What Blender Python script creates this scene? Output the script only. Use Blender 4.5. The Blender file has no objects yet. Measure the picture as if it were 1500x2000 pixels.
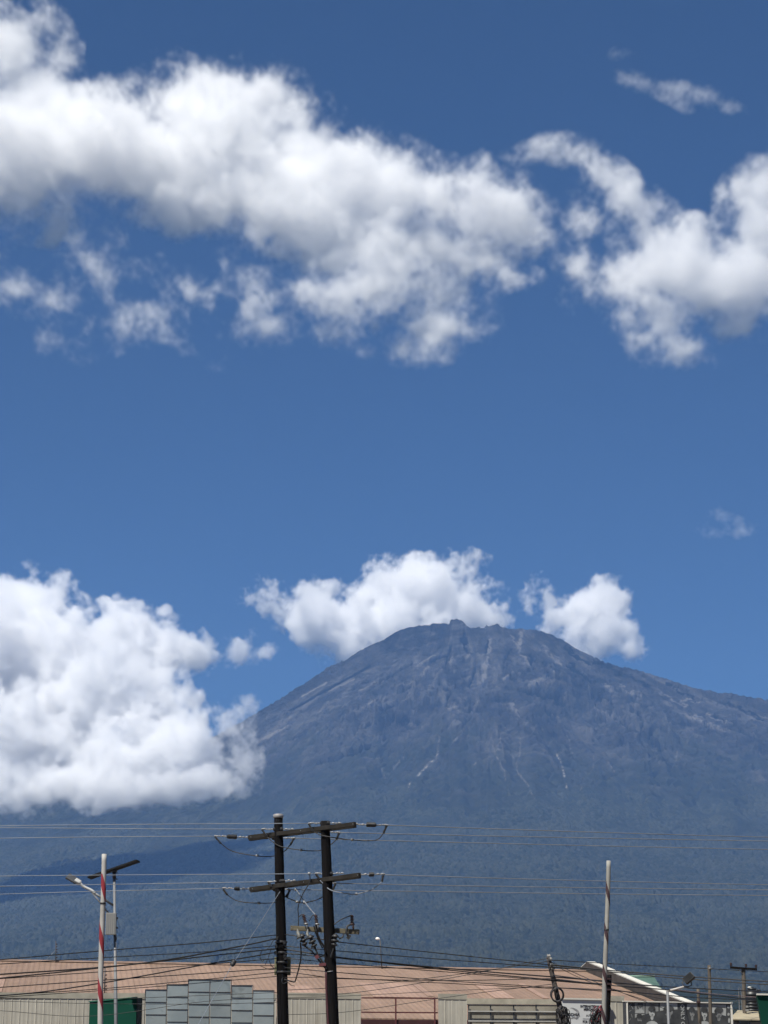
import bpy, bmesh, math, random
import numpy as np
from mathutils import Vector, Matrix, Quaternion, noise as mnoise

random.seed(7)
scn = bpy.context.scene
COL = scn.collection
R = math.radians

# ------------------------------------------------------------------ camera
PITCH = R(14.4)
FPX = 4200.0            # focal length in pixels of the 1500 x 2000 photograph
EYE = Vector((0.0, 0.0, 1.6))
CP, SP = math.cos(PITCH), math.sin(PITCH)

def tans(x, y):
    """tangents (across, up) per metre of depth seen at a photograph point"""
    dx, dy = (x - 750.0) / FPX, (1000.0 - y) / FPX
    w = CP - dy * SP
    return dx / w, (SP + dy * CP) / w

def at(x, y, Y):
    u, v = tans(x, y)
    return Vector((u * Y, Y, EYE.z + v * Y))

def px(Y):              # metres per photograph pixel at depth Y (roughly)
    return Y * 1.03 / FPX

cam_d = bpy.data.cameras.new('camera')
cam = bpy.data.objects.new('camera', cam_d)
COL.objects.link(cam)
cam.location = EYE
cam.rotation_euler = (math.pi / 2 + PITCH, 0, 0)
cam_d.sensor_fit = 'VERTICAL'
cam_d.sensor_height = 24.0
cam_d.lens = 24.0 * FPX / 2000.0
cam_d.clip_start = 0.5
cam_d.clip_end = 80000.0
scn.camera = cam

# ------------------------------------------------------------------ light
SUN_EL, SUN_AZ = R(58), R(216)          # azimuth clockwise from +Y (north): high, from the left
sun_dir = Vector((math.sin(SUN_AZ) * math.cos(SUN_EL), math.cos(SUN_AZ) * math.cos(SUN_EL), math.sin(SUN_EL)))
sd = bpy.data.lights.new('sun', 'SUN')
sd.energy = 5.0
sd.angle = R(0.53)
sd.color = (1.0, 0.96, 0.865)
so = bpy.data.objects.new('sun', sd)
COL.objects.link(so)
so.rotation_euler = sun_dir.to_track_quat('Z', 'Y').to_euler()

# ------------------------------------------------------------------ node helpers
def new_mat(name):
    m = bpy.data.materials.new(name)
    m.use_nodes = True
    m.node_tree.nodes.clear()
    return m

class NT:
    """small helper to wire nodes"""
    def __init__(s, tree):
        s.t = tree
    def n(s, typ, **kw):
        nd = s.t.nodes.new(typ)
        for k, v in kw.items():
            setattr(nd, k, v)
        return nd
    def link(s, a, b):
        s.t.links.new(a, b)
    def val(s, sock, v):
        if hasattr(v, 'is_output') or isinstance(v, bpy.types.NodeSocket):
            s.t.links.new(v, sock)
        else:
            sock.default_value = v
    def math(s, op, a, b=None, c=None, clamp=False):
        nd = s.t.nodes.new('ShaderNodeMath')
        nd.operation = op
        nd.use_clamp = clamp
        s.val(nd.inputs[0], a)
        if b is not None: s.val(nd.inputs[1], b)
        if c is not None: s.val(nd.inputs[2], c)
        return nd.outputs[0]
    def vmath(s, op, a, b=None, scale=None):
        nd = s.t.nodes.new('ShaderNodeVectorMath')
        nd.operation = op
        s.val(nd.inputs[0], a)
        if b is not None: s.val(nd.inputs[1], b)
        if scale is not None: s.val(nd.inputs['Scale'], scale)
        return nd.outputs['Value'] if op in ('LENGTH', 'DOT_PRODUCT', 'DISTANCE') else nd.outputs[0]
    def mix(s, f, a, b, blend='MIX'):
        nd = s.t.nodes.new('ShaderNodeMix')
        nd.data_type = 'RGBA'
        nd.blend_type = blend
        s.val(nd.inputs[0], f)
        s.val(nd.inputs[6], a if isinstance(a, bpy.types.NodeSocket) or len(a) == 4 else (*a, 1))
        s.val(nd.inputs[7], b if isinstance(b, bpy.types.NodeSocket) or len(b) == 4 else (*b, 1))
        return nd.outputs[2]
    def noise(s, vec, scale, detail=4, rough=0.55, dist=0.0, dim='3D'):
        nd = s.t.nodes.new('ShaderNodeTexNoise')
        nd.noise_dimensions = dim
        if vec is not None: s.link(vec, nd.inputs['Vector'])
        nd.inputs['Scale'].default_value = scale
        nd.inputs['Detail'].default_value = detail
        nd.inputs['Roughness'].default_value = rough
        nd.inputs['Distortion'].default_value = dist
        return nd
    def ramp(s, f, lo, hi, a=0.0, b=1.0, smooth=True):
        nd = s.t.nodes.new('ShaderNodeMapRange')
        nd.interpolation_type = 'SMOOTHSTEP' if smooth else 'LINEAR'
        s.val(nd.inputs[0], f)
        nd.inputs[1].default_value = lo
        nd.inputs[2].default_value = hi
        nd.inputs[3].default_value = a
        nd.inputs[4].default_value = b
        return nd.outputs[0]

# ------------------------------------------------------------------ tags
def tag(o, label=None, cat=None, group=None, kind=None):
    if label: o['label'] = label
    if cat: o['category'] = cat
    if group: o['group'] = group
    if kind: o['kind'] = kind
    return o

def link_obj(o, parent=None):
    COL.objects.link(o)
    if parent is not None:
        o.parent = parent
    return o

# ------------------------------------------------------------------ numpy noise
def _hash(ix, iy, iz, seed):
    h = (ix.astype(np.uint32) * np.uint32(374761393)) ^ (iy.astype(np.uint32) * np.uint32(668265263)) \
        ^ (iz.astype(np.uint32) * np.uint32(2147483647 & 0x7feb352d)) ^ np.uint32((seed * 2654435761) & 0xffffffff)
    h = (h ^ (h >> np.uint32(15))) * np.uint32(0x85ebca6b)
    h = (h ^ (h >> np.uint32(13))) * np.uint32(0xc2b2ae35)
    h = h ^ (h >> np.uint32(16))
    return (h & np.uint32(0xffffff)).astype(np.float32) * np.float32(1.0 / 0xffffff)

def vnoise(x, y, seed=0):
    """2-D value noise 0..1"""
    x = np.asarray(x, np.float32); y = np.asarray(y, np.float32)
    fx, fy = np.floor(x), np.floor(y)
    tx, ty = x - fx, y - fy
    tx = tx * tx * tx * (tx * (tx * 6 - 15) + 10); ty = ty * ty * ty * (ty * (ty * 6 - 15) + 10)
    ix, iy = fx.astype(np.int64), fy.astype(np.int64)
    z = np.zeros_like(ix)
    a = _hash(ix, iy, z, seed); b = _hash(ix + 1, iy, z, seed)
    c = _hash(ix, iy + 1, z, seed); d = _hash(ix + 1, iy + 1, z, seed)
    return (a + (b - a) * tx) * (1 - ty) + (c + (d - c) * tx) * ty

def fbm(x, y, octaves=5, seed=0, gain=0.5, ridged=False):
    s = 0.0; amp = 1.0; tot = 0.0
    for k in range(octaves):
        n = vnoise(x * 2 ** k + 17.3 * k, y * 2 ** k - 9.1 * k, seed + k)
        if ridged: n = 1 - np.abs(2 * n - 1)
        s = s + amp * n; tot += amp; amp *= gain
    return s / tot

def sstep(a, b, x):
    t = np.clip((x - a) / (b - a), 0, 1)
    return t * t * (3 - 2 * t)

def grid_mesh(name, P, mat, attrs=None, smooth=True):
    """P: rows x cols x 3"""
    r, c, _ = P.shape
    me = bpy.data.meshes.new(name)
    idx = np.arange(r * c, dtype=np.int32).reshape(r, c)
    q = np.stack([idx[:-1, :-1], idx[:-1, 1:], idx[1:, 1:], idx[1:, :-1]], -1).reshape(-1, 4)
    me.vertices.add(r * c)
    me.vertices.foreach_set('co', P.reshape(-1).astype(np.float32))
    me.loops.add(q.size)
    me.loops.foreach_set('vertex_index', q.reshape(-1))
    me.polygons.add(len(q))
    me.polygons.foreach_set('loop_start', np.arange(0, q.size, 4, dtype=np.int32))
    me.polygons.foreach_set('loop_total', np.full(len(q), 4, np.int32))
    me.update()
    if smooth:
        me.polygons.foreach_set('use_smooth', np.ones(len(q), bool))
    for k, v in (attrs or {}).items():
        a = me.attributes.new(k, 'FLOAT', 'POINT')
        a.data.foreach_set('value', np.ascontiguousarray(v.reshape(-1), dtype=np.float32))
    me.materials.append(mat)
    o = bpy.data.objects.new(name, me)
    COL.objects.link(o)
    return o
# ------------------------------------------------------------------ mountain
SKYLINE = [(-900, 1770), (-500, 1680), (-200, 1600), (0, 1562), (150, 1530), (300, 1490), (410, 1441), (470, 1411), (540, 1368), (600, 1331),
           (640, 1303), (668, 1291), (700, 1272), (730, 1257), (760, 1242), (782, 1229), (800, 1225), (812, 1222), (830, 1220), (850, 1218),
           (868, 1216), (877, 1219), (879.5, 1211.5), (886, 1208.5), (897, 1208.5), (904, 1212), (911, 1221), (918, 1225), (930, 1226), (934, 1222),
           (938, 1225), (946, 1225), (950, 1220.5), (955, 1223), (963, 1219), (970, 1217.5), (976, 1221), (984, 1224), (1000, 1229), (1020, 1228),
           (1045, 1229), (1062, 1234), (1080, 1241), (1100, 1251), (1130, 1268), (1152, 1279), (1180, 1292), (1215, 1303), (1230, 1304),
           (1260, 1312), (1280, 1319), (1300, 1325), (1330, 1335), (1350, 1342), (1375, 1347), (1400, 1351), (1425, 1353), (1450, 1358),
           (1500, 1367), (1600, 1395), (1800, 1450), (2100, 1530), (2500, 1650)]
sk_u = np.array([tans(x, y)[0] for x, y in SKYLINE]); sk_v = np.array([tans(x, y)[1] for x, y in SKYLINE])
YR = 15000.0
SX = tans(900, 1215)[0] * YR            # summit in plan
Y_LOW, V_LOW = 5200.0, 0.0235

def prof(s):
    """depth share for an angular share s: long gentle foot, steep cone"""
    return 1 - (1 - s) ** 1.55

def mountain_grid(U, S, rough=1.0):
    vr = np.interp(U, sk_u, sk_v)
    # small jags along the skyline
    jag = (fbm(U * 900, U * 0 + 3, 4, 5) - 0.5) * 0.0016
    Vt = V_LOW + (vr - V_LOW) * S + jag * sstep(0.0, 0.06, U + 0.12) * np.clip(S, 0, 1) ** 40
    # spurs: the foot and flanks come forward and go back
    Yr = YR + 500 * (fbm(U * 14, U * 0 + 1, 3, 9) - 0.5)
    Yd = Y_LOW + (Yr - Y_LOW) * prof(S)
    spur = (fbm(U * 26 + 1.7, S * 2.2, 4, 26) - 0.5) * 950 * np.sin(np.pi * np.clip(S, 0, 1)) ** 0.8
    Yd = Yd + spur * (0.3 + 0.7 * sstep(-0.17, -0.03, U))
    X = U * Yd
    Z = EYE.z + Vt * Yd
    # radial gullies round the summit
    dx, dy = X - SX, Yd - (YR + 250)
    r = np.hypot(dx, dy) + 60
    phi = np.arctan2(dx, -dy)
    warp = (fbm(X / 420, Yd / 420, 4, 31) - 0.5)
    g1 = fbm(phi * 9 + 0.43 + warp * 2.4, np.log(r) * 1.5 + warp * 2.0, 5, 58, 0.55, True)
    g2 = fbm(phi * 34 + 0.3 + warp * 8.0, np.log(r) * 3.4 + warp * 2, 4, 47, 0.55, True)
    rockn = fbm(X / 110, Yd / 150, 5, 53, 0.6, True)
    cone = sstep(1250, 2150, Z)
    qs = Z + 0.60 * np.sqrt((X - SX) ** 2 + 350.0 ** 2) + warp * 190
    strata = fbm(qs / 64, X / 420 + warp * 2, 5, 67, 0.6, True)
    edge = 1 - sstep(0.84, 0.99, S)
    crag = sstep(0.50, 0.60, fbm(X / 700, Yd / 800, 3, 60)) * 0.7 + 0.3
    near = np.clip(r / 2600, 0.25, 1.0)
    scree = sstep(0.55, 0.95, -phi + warp * 0.5) * sstep(500, 1100, r)
    crag = crag * (1 - 0.85 * scree)
    amp = (0.35 + 0.65 * cone) * edge
    dz = amp * ((g1 - 0.62) * 150 * near + (g2 - 0.62) * 95 * (0.4 + 0.6 * crag) * near + (rockn - 0.6) * 80 * crag * cone)
    # broken ledges
    led = fbm(X / 260 + Z / 400, Z / 55 + warp * 3, 4, 71)
    dz = dz + edge * cone * (0.35 + 0.65 * crag) * 90 * (strata - 0.62)
    dz = dz + edge * cone * crag * 60 * sstep(0.54, 0.575, led) + edge * cone * 22 * sstep(0.5, 0.53, fbm(X / 120, Z / 26 + warp * 5, 3, 77))
    Z = Z + dz * rough
    return X, Yd, Z, dict(r=r, phi=phi, g1=g1, g2=g2, rockn=rockn, cone=cone, led=led, warp=warp, crag=crag, strata=strata, scree=scree)

def build_mountain():
    u_in = np.linspace(-0.205, 0.205, 1050)
    u = np.concatenate([np.linspace(-0.40, -0.21, 60), u_in, np.linspace(0.21, 0.40, 60)])
    s = np.concatenate([np.linspace(0, 0.30, 120, endpoint=False), np.linspace(0.30, 1.0, 760)])
    S, U = np.meshgrid(s, u, indexing='ij')
    U = U.astype(np.float32); S = S.astype(np.float32)
    X, Y, Z, f = mountain_grid(U, S)
    # back of the mountain
    k = np.array([0.0, 0.06, 0.2, 0.5, 1.0])[1:, None]
    Xb = X[-1][None] * (1 + 0.0 * k); Yb = Y[-1][None] + 1700 * k
    Zb = Z[-1][None] * (1 - k ** 0.9) - 40 * k
    nb = len(k)
    X = np.concatenate([X, Xb]); Y = np.concatenate([Y, Yb]); Z = np.concatenate([Z, Zb])
    # colour maps: scree and ash, bare rock, scars of pale gravel
    veg = 1 - sstep(1620, 2250, Z[:-nb] + f['warp'] * 700 + (f['g1'] - 0.6) * 700)
    pale = 1.0 * sstep(0.54, 0.70, fbm(f['phi'] * 14 + f['warp'] * 2.5, np.log(f['r']) * 2.2 + 3, 5, 83)) * sstep(0.5, 0.62, f['rockn']) * f['cone']
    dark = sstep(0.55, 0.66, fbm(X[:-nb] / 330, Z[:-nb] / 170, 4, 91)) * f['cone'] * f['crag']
    SC = [[(858, 1440), (856, 1462), (853, 1482), (838, 1490), (826, 1505), (815, 1516)], [(801, 1530), (799, 1536), (801, 1546)],
          [(893, 1440), (884, 1448), (880, 1440)], [(960, 1440), (966, 1470), (975, 1488), (984, 1505), (987, 1523)],
          [(1016, 1442), (1017, 1468), (1008, 1490), (1012, 1510), (1030, 1530), (1045, 1560), (1052, 1576)], [(992, 1466), (1003, 1482), (1008, 1492)],
          [(1086, 1465), (1090, 1478), (1096, 1492), (1103, 1516)], [(1106, 1530), (1107, 1540)], [(1106, 1430), (1113, 1452), (1118, 1472)],
          [(1136, 1535), (1132, 1556)], [(1160, 1474), (1157, 1498)], [(1250, 1428), (1243, 1436)], [(1322, 1466), (1320, 1486)],
          [(1188, 1488), (1200, 1508)], [(975, 1430), (978, 1450)], [(930, 1490), (920, 1500)], [(885, 1280), (890, 1296), (887, 1310)],
          [(790, 1478), (770, 1500)], [(745, 1500), (752, 1520)], [(1480, 1466), (1486, 1476)], [(668, 1580), (670, 1596)]]
    tu = U; tv = (Z[:-nb] - EYE.z) / Y[:-nb]
    wob = (fbm(X[:-nb] / 60, Z[:-nb] / 60, 3, 97) - 0.5) * 0.0012
    scar = np.zeros_like(S)
    for i, pl in enumerate(SC):
        pts = [tans(*p) for p in pl]
        for (a0, b0), (a1, b1) in zip(pts, pts[1:]):
            du, dv = a1 - a0, b1 - b0
            m = (tu > min(a0, a1) - 0.003) & (tu < max(a0, a1) + 0.003) & (tv > min(b0, b1) - 0.003) & (tv < max(b0, b1) + 0.003)
            if not m.any(): continue
            uu, vv = tu[m] + wob[m], tv[m]
            t = np.clip(((uu - a0) * du + (vv - b0) * dv) / (du * du + dv * dv + 1e-12), 0, 1)
            d = np.hypot(uu - a0 - t * du, vv - b0 - t * dv)
            wd = 0.00042 if i in (0, 6) else 0.0003
            st = (0.9 if i in (0, 1, 6, 7) else 0.42) * sstep(0.2, 0.75, vnoise(vv * 1500, vv * 0 + i, 5) * 0.6 + 0.4 * vnoise(vv * 5000, uu * 5000, 8))
            scar[m] = np.maximum(scar[m], st * (1 - sstep(wd * 0.4, wd * 1.5, d)))
    # dark strokes along ledges and pale scree runs on the bare cone
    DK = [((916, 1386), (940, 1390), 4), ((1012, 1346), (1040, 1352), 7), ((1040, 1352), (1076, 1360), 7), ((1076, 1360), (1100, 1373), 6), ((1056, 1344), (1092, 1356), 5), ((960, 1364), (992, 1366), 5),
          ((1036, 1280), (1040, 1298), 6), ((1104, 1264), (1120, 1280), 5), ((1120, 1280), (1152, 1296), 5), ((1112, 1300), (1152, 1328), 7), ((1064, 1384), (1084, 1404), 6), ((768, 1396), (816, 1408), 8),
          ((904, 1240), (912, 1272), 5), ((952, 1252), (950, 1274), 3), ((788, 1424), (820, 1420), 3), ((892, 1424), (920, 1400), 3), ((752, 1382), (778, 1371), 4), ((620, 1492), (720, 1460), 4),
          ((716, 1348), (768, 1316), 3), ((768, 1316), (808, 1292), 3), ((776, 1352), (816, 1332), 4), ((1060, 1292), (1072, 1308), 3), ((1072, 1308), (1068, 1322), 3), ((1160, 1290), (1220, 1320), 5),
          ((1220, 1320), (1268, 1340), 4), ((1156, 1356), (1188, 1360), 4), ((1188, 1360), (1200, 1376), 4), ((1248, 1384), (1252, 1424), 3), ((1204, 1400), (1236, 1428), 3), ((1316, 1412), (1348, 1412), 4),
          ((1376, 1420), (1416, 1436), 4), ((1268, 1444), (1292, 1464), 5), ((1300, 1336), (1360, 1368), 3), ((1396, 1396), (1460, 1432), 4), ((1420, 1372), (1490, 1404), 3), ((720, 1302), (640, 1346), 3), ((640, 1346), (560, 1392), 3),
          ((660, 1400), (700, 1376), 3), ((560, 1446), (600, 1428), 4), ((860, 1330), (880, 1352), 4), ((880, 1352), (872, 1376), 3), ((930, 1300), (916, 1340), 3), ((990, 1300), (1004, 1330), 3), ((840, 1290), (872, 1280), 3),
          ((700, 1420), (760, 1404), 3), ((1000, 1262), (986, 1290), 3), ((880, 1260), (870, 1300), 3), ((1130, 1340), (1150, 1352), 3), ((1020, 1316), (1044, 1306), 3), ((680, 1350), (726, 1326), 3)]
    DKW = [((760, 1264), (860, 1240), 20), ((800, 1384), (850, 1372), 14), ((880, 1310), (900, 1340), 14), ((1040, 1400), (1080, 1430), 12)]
    LT = [((796, 1342), (816, 1328), 4), ((816, 1328), (836, 1304), 4), ((816, 1300), (856, 1276), 3), ((956, 1252), (950, 1290), 5), ((950, 1290), (944, 1330), 6), ((928, 1381), (937, 1366), 4), ((897, 1364), (903, 1370), 6),
          ((1040, 1332), (1064, 1328), 5), ((1020, 1232), (1012, 1262), 5), ((604, 1448), (636, 1416), 3), ((728, 1372), (700, 1388), 3), ((872, 1388), (892, 1380), 3), ((1340, 1396), (1372, 1412), 5), ((1372, 1412), (1416, 1428), 4),
          ((1332, 1368), (1368, 1370), 3), ((1380, 1396), (1436, 1420), 3), ((1180, 1336), (1196, 1350), 4), ((1104, 1352), (1108, 1370), 3), ((1052, 1336), (1032, 1341), 5), ((1148, 1376), (1204, 1400), 3), ((1236, 1431), (1246, 1436), 3),
          ((640, 1332), (590, 1360), 2), ((690, 1328), (640, 1352), 2), ((748, 1330), (700, 1352), 3), ((880, 1288), (888, 1310), 3), ((1000, 1240), (1030, 1300), 4), ((1060, 1262), (1096, 1300), 4), ((980, 1330), (1004, 1312), 3),
          ((1210, 1340), (1250, 1362), 3), ((1280, 1350), (1340, 1380), 3), ((560, 1420), (500, 1452), 4), ((1084, 1310), (1100, 1334), 4), ((910, 1290), (924, 1268), 3), ((860, 1310), (848, 1330), 3), ((996, 1376), (1010, 1402), 4)]
    XX, ZZ = X[:-nb], Z[:-nb]
    jit = (fbm(XX / 34, ZZ / 30, 4, 111) - 0.5)
    brk = fbm(XX / 50, ZZ / 34, 4, 113)
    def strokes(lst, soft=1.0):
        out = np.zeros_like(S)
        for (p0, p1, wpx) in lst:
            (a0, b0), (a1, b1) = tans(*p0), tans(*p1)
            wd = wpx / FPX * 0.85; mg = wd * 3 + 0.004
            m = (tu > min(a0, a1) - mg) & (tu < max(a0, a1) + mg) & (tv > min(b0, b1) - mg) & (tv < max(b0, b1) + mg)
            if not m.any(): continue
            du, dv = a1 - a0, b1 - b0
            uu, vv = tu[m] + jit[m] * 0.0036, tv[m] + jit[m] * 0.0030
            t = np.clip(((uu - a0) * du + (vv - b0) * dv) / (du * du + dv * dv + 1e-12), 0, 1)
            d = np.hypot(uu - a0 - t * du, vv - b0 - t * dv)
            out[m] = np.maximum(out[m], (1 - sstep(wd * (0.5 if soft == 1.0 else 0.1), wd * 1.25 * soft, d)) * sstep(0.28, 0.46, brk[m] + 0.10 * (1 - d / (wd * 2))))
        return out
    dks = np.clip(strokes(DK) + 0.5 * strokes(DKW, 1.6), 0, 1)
    lts = strokes(LT)
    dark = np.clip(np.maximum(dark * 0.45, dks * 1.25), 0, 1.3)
    pale = np.clip(np.maximum(pale * 0.35, lts * 1.1) * (1 - dks), 0, 1.2)
    Z[:-nb] -= (40 * dks - 8 * lts) * (1 - sstep(0.86, 0.97, S))
    pad = lambda a: np.concatenate([a, np.repeat(a[-1:], nb, 0)])
    m = new_mat('mountain_ground')
    nt = NT(m.node_tree)
    A = lambda nm: nt.n('ShaderNodeAttribute', attribute_name=nm).outputs['Fac']
    geo = nt.n('ShaderNodeNewGeometry')
    pos = geo.outputs['Position']
    n1 = nt.noise(pos, 1 / 90, 6, 0.62).outputs[0]
    n2 = nt.noise(pos, 1 / 600, 4, 0.55).outputs[0]
    rock = nt.mix(nt.ramp(n1, 0.35, 0.68), (0.036, 0.036, 0.037), (0.078, 0.077, 0.077))
    rock = nt.mix(nt.ramp(n2, 0.4, 0.65, 0, 0.5), rock, (0.056, 0.056, 0.057))
    rock = nt.mix(nt.math('MULTIPLY', A('pale'), 0.8, clamp=True), rock, (0.19, 0.182, 0.172))
    vegc = nt.mix(nt.ramp(n1, 0.36, 0.66), (0.014, 0.017, 0.014), (0.025, 0.028, 0.021))
    vegc = nt.mix(nt.ramp(n2, 0.42, 0.66, 0, 0.6), vegc, (0.022, 0.024, 0.017))
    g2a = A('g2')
    rock = nt.mix(nt.ramp(g2a, 0.45, 0.66, 0.5, 0.0), rock, (0.012, 0.013, 0.015))  # hollows of gullies and ledges darkened: their shade put into the rock colour
    rock = nt.mix(nt.math('MULTIPLY', nt.ramp(g2a, 0.62, 0.84, 0.0, 0.45), nt.ramp(n1, 0.42, 0.60)), rock, (0.17, 0.165, 0.16))  # crests of the same relief lightened in colour for contrast
    rock = nt.mix(nt.math('MULTIPLY', A('scree'), 0.75), rock, nt.mix(nt.ramp(n1, 0.35, 0.65), (0.078, 0.077, 0.078), (0.105, 0.103, 0.102)))
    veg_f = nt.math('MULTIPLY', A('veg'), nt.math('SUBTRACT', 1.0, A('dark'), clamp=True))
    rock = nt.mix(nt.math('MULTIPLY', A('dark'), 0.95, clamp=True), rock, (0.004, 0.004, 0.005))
    c = nt.mix(veg_f, rock, vegc)
    c = nt.mix(A('scar'), c, (0.22, 0.21, 0.20))
    b = nt.n('ShaderNodeBsdfDiffuse')
    nt.link(c, b.inputs['Color'])
    fine = nt.noise(nt.vmath('MULTIPLY', pos, (1, 0.6, 1)), 1 / 55, 7, 0.68, 0.8).outputs[0]
    bp = nt.n('ShaderNodeBump'); bp.inputs['Distance'].default_value = 60.0
    nt.link(nt.ramp(A('veg'), 0.0, 1.0, 0.95, 0.3), bp.inputs['Strength']); nt.link(fine, bp.inputs['Height']); nt.link(bp.outputs[0], b.inputs['Normal'])
    out = nt.n('ShaderNodeOutputMaterial')
    nt.link(b.outputs[0], out.inputs['Surface'])
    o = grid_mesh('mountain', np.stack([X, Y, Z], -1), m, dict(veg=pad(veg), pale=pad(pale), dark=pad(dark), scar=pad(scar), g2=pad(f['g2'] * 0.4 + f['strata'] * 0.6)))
    tag(o, 'bare grey volcanic mountain peak above the dark forest slopes', 'mountain', kind='structure')
    return o

mountain = build_mountain()

# ------------------------------------------------------------------ forest on the lower slopes
def crowns(X, Y, cell, seed):
    cx, cy = np.floor(X / cell).astype(np.int64), np.floor(Y / cell).astype(np.int64)
    best = np.zeros(X.shape, np.float32); tint = np.zeros(X.shape, np.float32)
    z0 = np.zeros_like(cx)
    for i in (-1, 0, 1):
        for j in (-1, 0, 1):
            a, b = cx + i, cy + j
            jx = _hash(a, b, z0, seed); jy = _hash(a, b, z0, seed + 1); rr = _hash(a, b, z0, seed + 2); hh = _hash(a, b, z0, seed + 3)
            d2 = (X - (a + 0.15 + 0.7 * jx) * cell) ** 2 + (Y - (b + 0.15 + 0.7 * jy) * cell) ** 2
            rad = cell * (0.45 + 0.35 * rr)
            h = np.sqrt(np.clip(1 - d2 / rad ** 2, 0, 1)) * (0.45 + 0.75 * hh)
            m = h > best
            best[m] = h[m]; tint[m] = jx[m]
    return best, tint

def build_forest():
    u = np.linspace(-0.21, 0.21, 1250)
    s = np.linspace(0.0, 0.93, 1250)
    S, U = np.meshgrid(s, u, indexing='ij')
    U = U.astype(np.float32); S = S.astype(np.float32)
    X, Y, Z, f = mountain_grid(U, S)
    line = 1 - sstep(750, 1750, Z + f['warp'] * 700 + (f['g1'] - 0.6) * 800)
    h1, t1 = crowns(X, Y, 20.0, 101)
    h2, t2 = crowns(X + 11, Y * 1.0 + 7, 11.0, 201)
    big = fbm(X / 260, Y / 260, 4, 301)
    tall = (0.5 + 1.0 * sstep(0.35, 0.7, big))
    dz = (h1 * 15 * tall + h2 * 7) * (0.25 + 0.75 * line) - 7 * sstep(0.5, 0.0, line) - 60 * sstep(1700, 2100, Z)
    Z = Z + dz
    m = new_mat('forest_canopy')
    nt = NT(m.node_tree)
    A = lambda nm: nt.n('ShaderNodeAttribute', attribute_name=nm).outputs['Fac']
    pos = nt.n('ShaderNodeNewGeometry').outputs['Position']
    n1 = nt.noise(pos, 1 / 7, 3, 0.6).outputs[0]
    c = nt.mix(A('tint'), (0.008, 0.011, 0.008), (0.056, 0.060, 0.046))
    c = nt.mix(nt.ramp(n1, 0.4, 0.62, 0, 0.55), c, (0.008, 0.012, 0.007))
    c = nt.mix(nt.ramp(A('big'), 0.5, 0.68, 0, 0.3), c, (0.052, 0.056, 0.040))
    b = nt.n('ShaderNodeBsdfDiffuse')
    nt.link(c, b.inputs['Color'])
    out = nt.n('ShaderNodeOutputMaterial')
    nt.link(b.outputs[0], out.inputs['Surface'])
    o = grid_mesh('forest', np.stack([X, Y, Z], -1), m, dict(tint=t1 * 0.65 + t2 * 0.35, big=big))
    tag(o, 'dense hazy forest covering the lower slopes of the mountain', 'forest', kind='stuff')
    return o

forest = build_forest()

# ------------------------------------------------------------------ ground: one sheet from behind the camera to the foot of the mountain and past it
def build_ground():
    m = new_mat('dusty_ground')
    nt = NT(m.node_tree)
    pos = nt.n('ShaderNodeNewGeometry').outputs['Position']
    n = nt.noise(pos, 0.6, 6, 0.6).outputs[0]
    far = nt.noise(pos, 0.004, 4, 0.6).outputs[0]
    sep = nt.n('ShaderNodeSeparateXYZ'); nt.link(pos, sep.inputs[0])
    c = nt.mix(nt.ramp(n, 0.35, 0.65), (0.10, 0.078, 0.058), (0.16, 0.125, 0.095))
    c2 = nt.mix(nt.ramp(far, 0.4, 0.6), (0.012, 0.016, 0.010), (0.022, 0.026, 0.016))
    c = nt.mix(nt.ramp(sep.outputs['Y'], 220, 420), c, c2)
    b = nt.n('ShaderNodeBsdfDiffuse'); nt.link(c, b.inputs['Color'])
    out = nt.n('ShaderNodeOutputMaterial'); nt.link(b.outputs[0], out.inputs['Surface'])
    ys = np.concatenate([np.linspace(-200, 400, 20), np.linspace(500, 5300, 40), np.linspace(5600, 17000, 12)])
    xs = np.linspace(-1, 1, 41)
    Yg, Xg = np.meshgrid(ys, xs, indexing='ij')
    half = np.interp(Yg, [-200, 400, 17000], [350, 700, 7600])
    X = Xg * half
    # level at the street, rising gently to the foot of the mountain, buried beneath it
    Z = np.interp(Yg, [-200, 400, 2500, 4700, 5600, 6400, 17000], [0, 0, 45, 150, 185, 90, -30])
    Z = Z + (fbm(X / 500, Yg / 500, 3, 5) - 0.5) * np.interp(Yg, [500, 3000, 5200], [0, 14, 0])
    o = grid_mesh('ground', np.stack([X, Yg, Z], -1), m)
    tag(o, 'dusty ground rising slowly to the foot of the mountain', 'ground', kind='structure')

build_ground()

# ------------------------------------------------------------------ haze
def build_haze():
    m = new_mat('haze_air')
    nt = NT(m.node_tree)
    v = nt.n('ShaderNodeVolumePrincipled')
    v.inputs['Color'].default_value = HAZE_COL
    v.inputs['Density'].default_value = HAZE_DENS
    v.inputs['Anisotropy'].default_value = 0.0
    v.inputs['Density Attribute'].default_value = ''
    out = nt.n('ShaderNodeOutputMaterial')
    nt.link(v.outputs[0], out.inputs['Volume'])
    bm = bmesh.new()
    x, y0, y1, z0, z1 = 8000, -400, 17400, -45, 3160
    vs = [bm.verts.new((sx * x, y, z)) for z in (z0, z1) for y in (y0, y1) for sx in (-1, 1)]
    for q in ((0, 2, 3, 1), (4, 5, 7, 6), (0, 1, 5, 4), (2, 6, 7, 3), (0, 4, 6, 2), (1, 3, 7, 5)):
        bm.faces.new([vs[i] for i in q])
    me = bpy.data.meshes.new('haze'); bm.to_mesh(me); bm.free()
    me.materials.append(m)
    o = link_obj(bpy.data.objects.new('haze', me))
    tag(o, 'thin blue haze lying between the town and the mountain', 'haze', kind='stuff')
    return o
HAZE_COL = (0.23, 0.45, 0.93, 1)
HAZE_DENS = 3.1e-5
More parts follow.
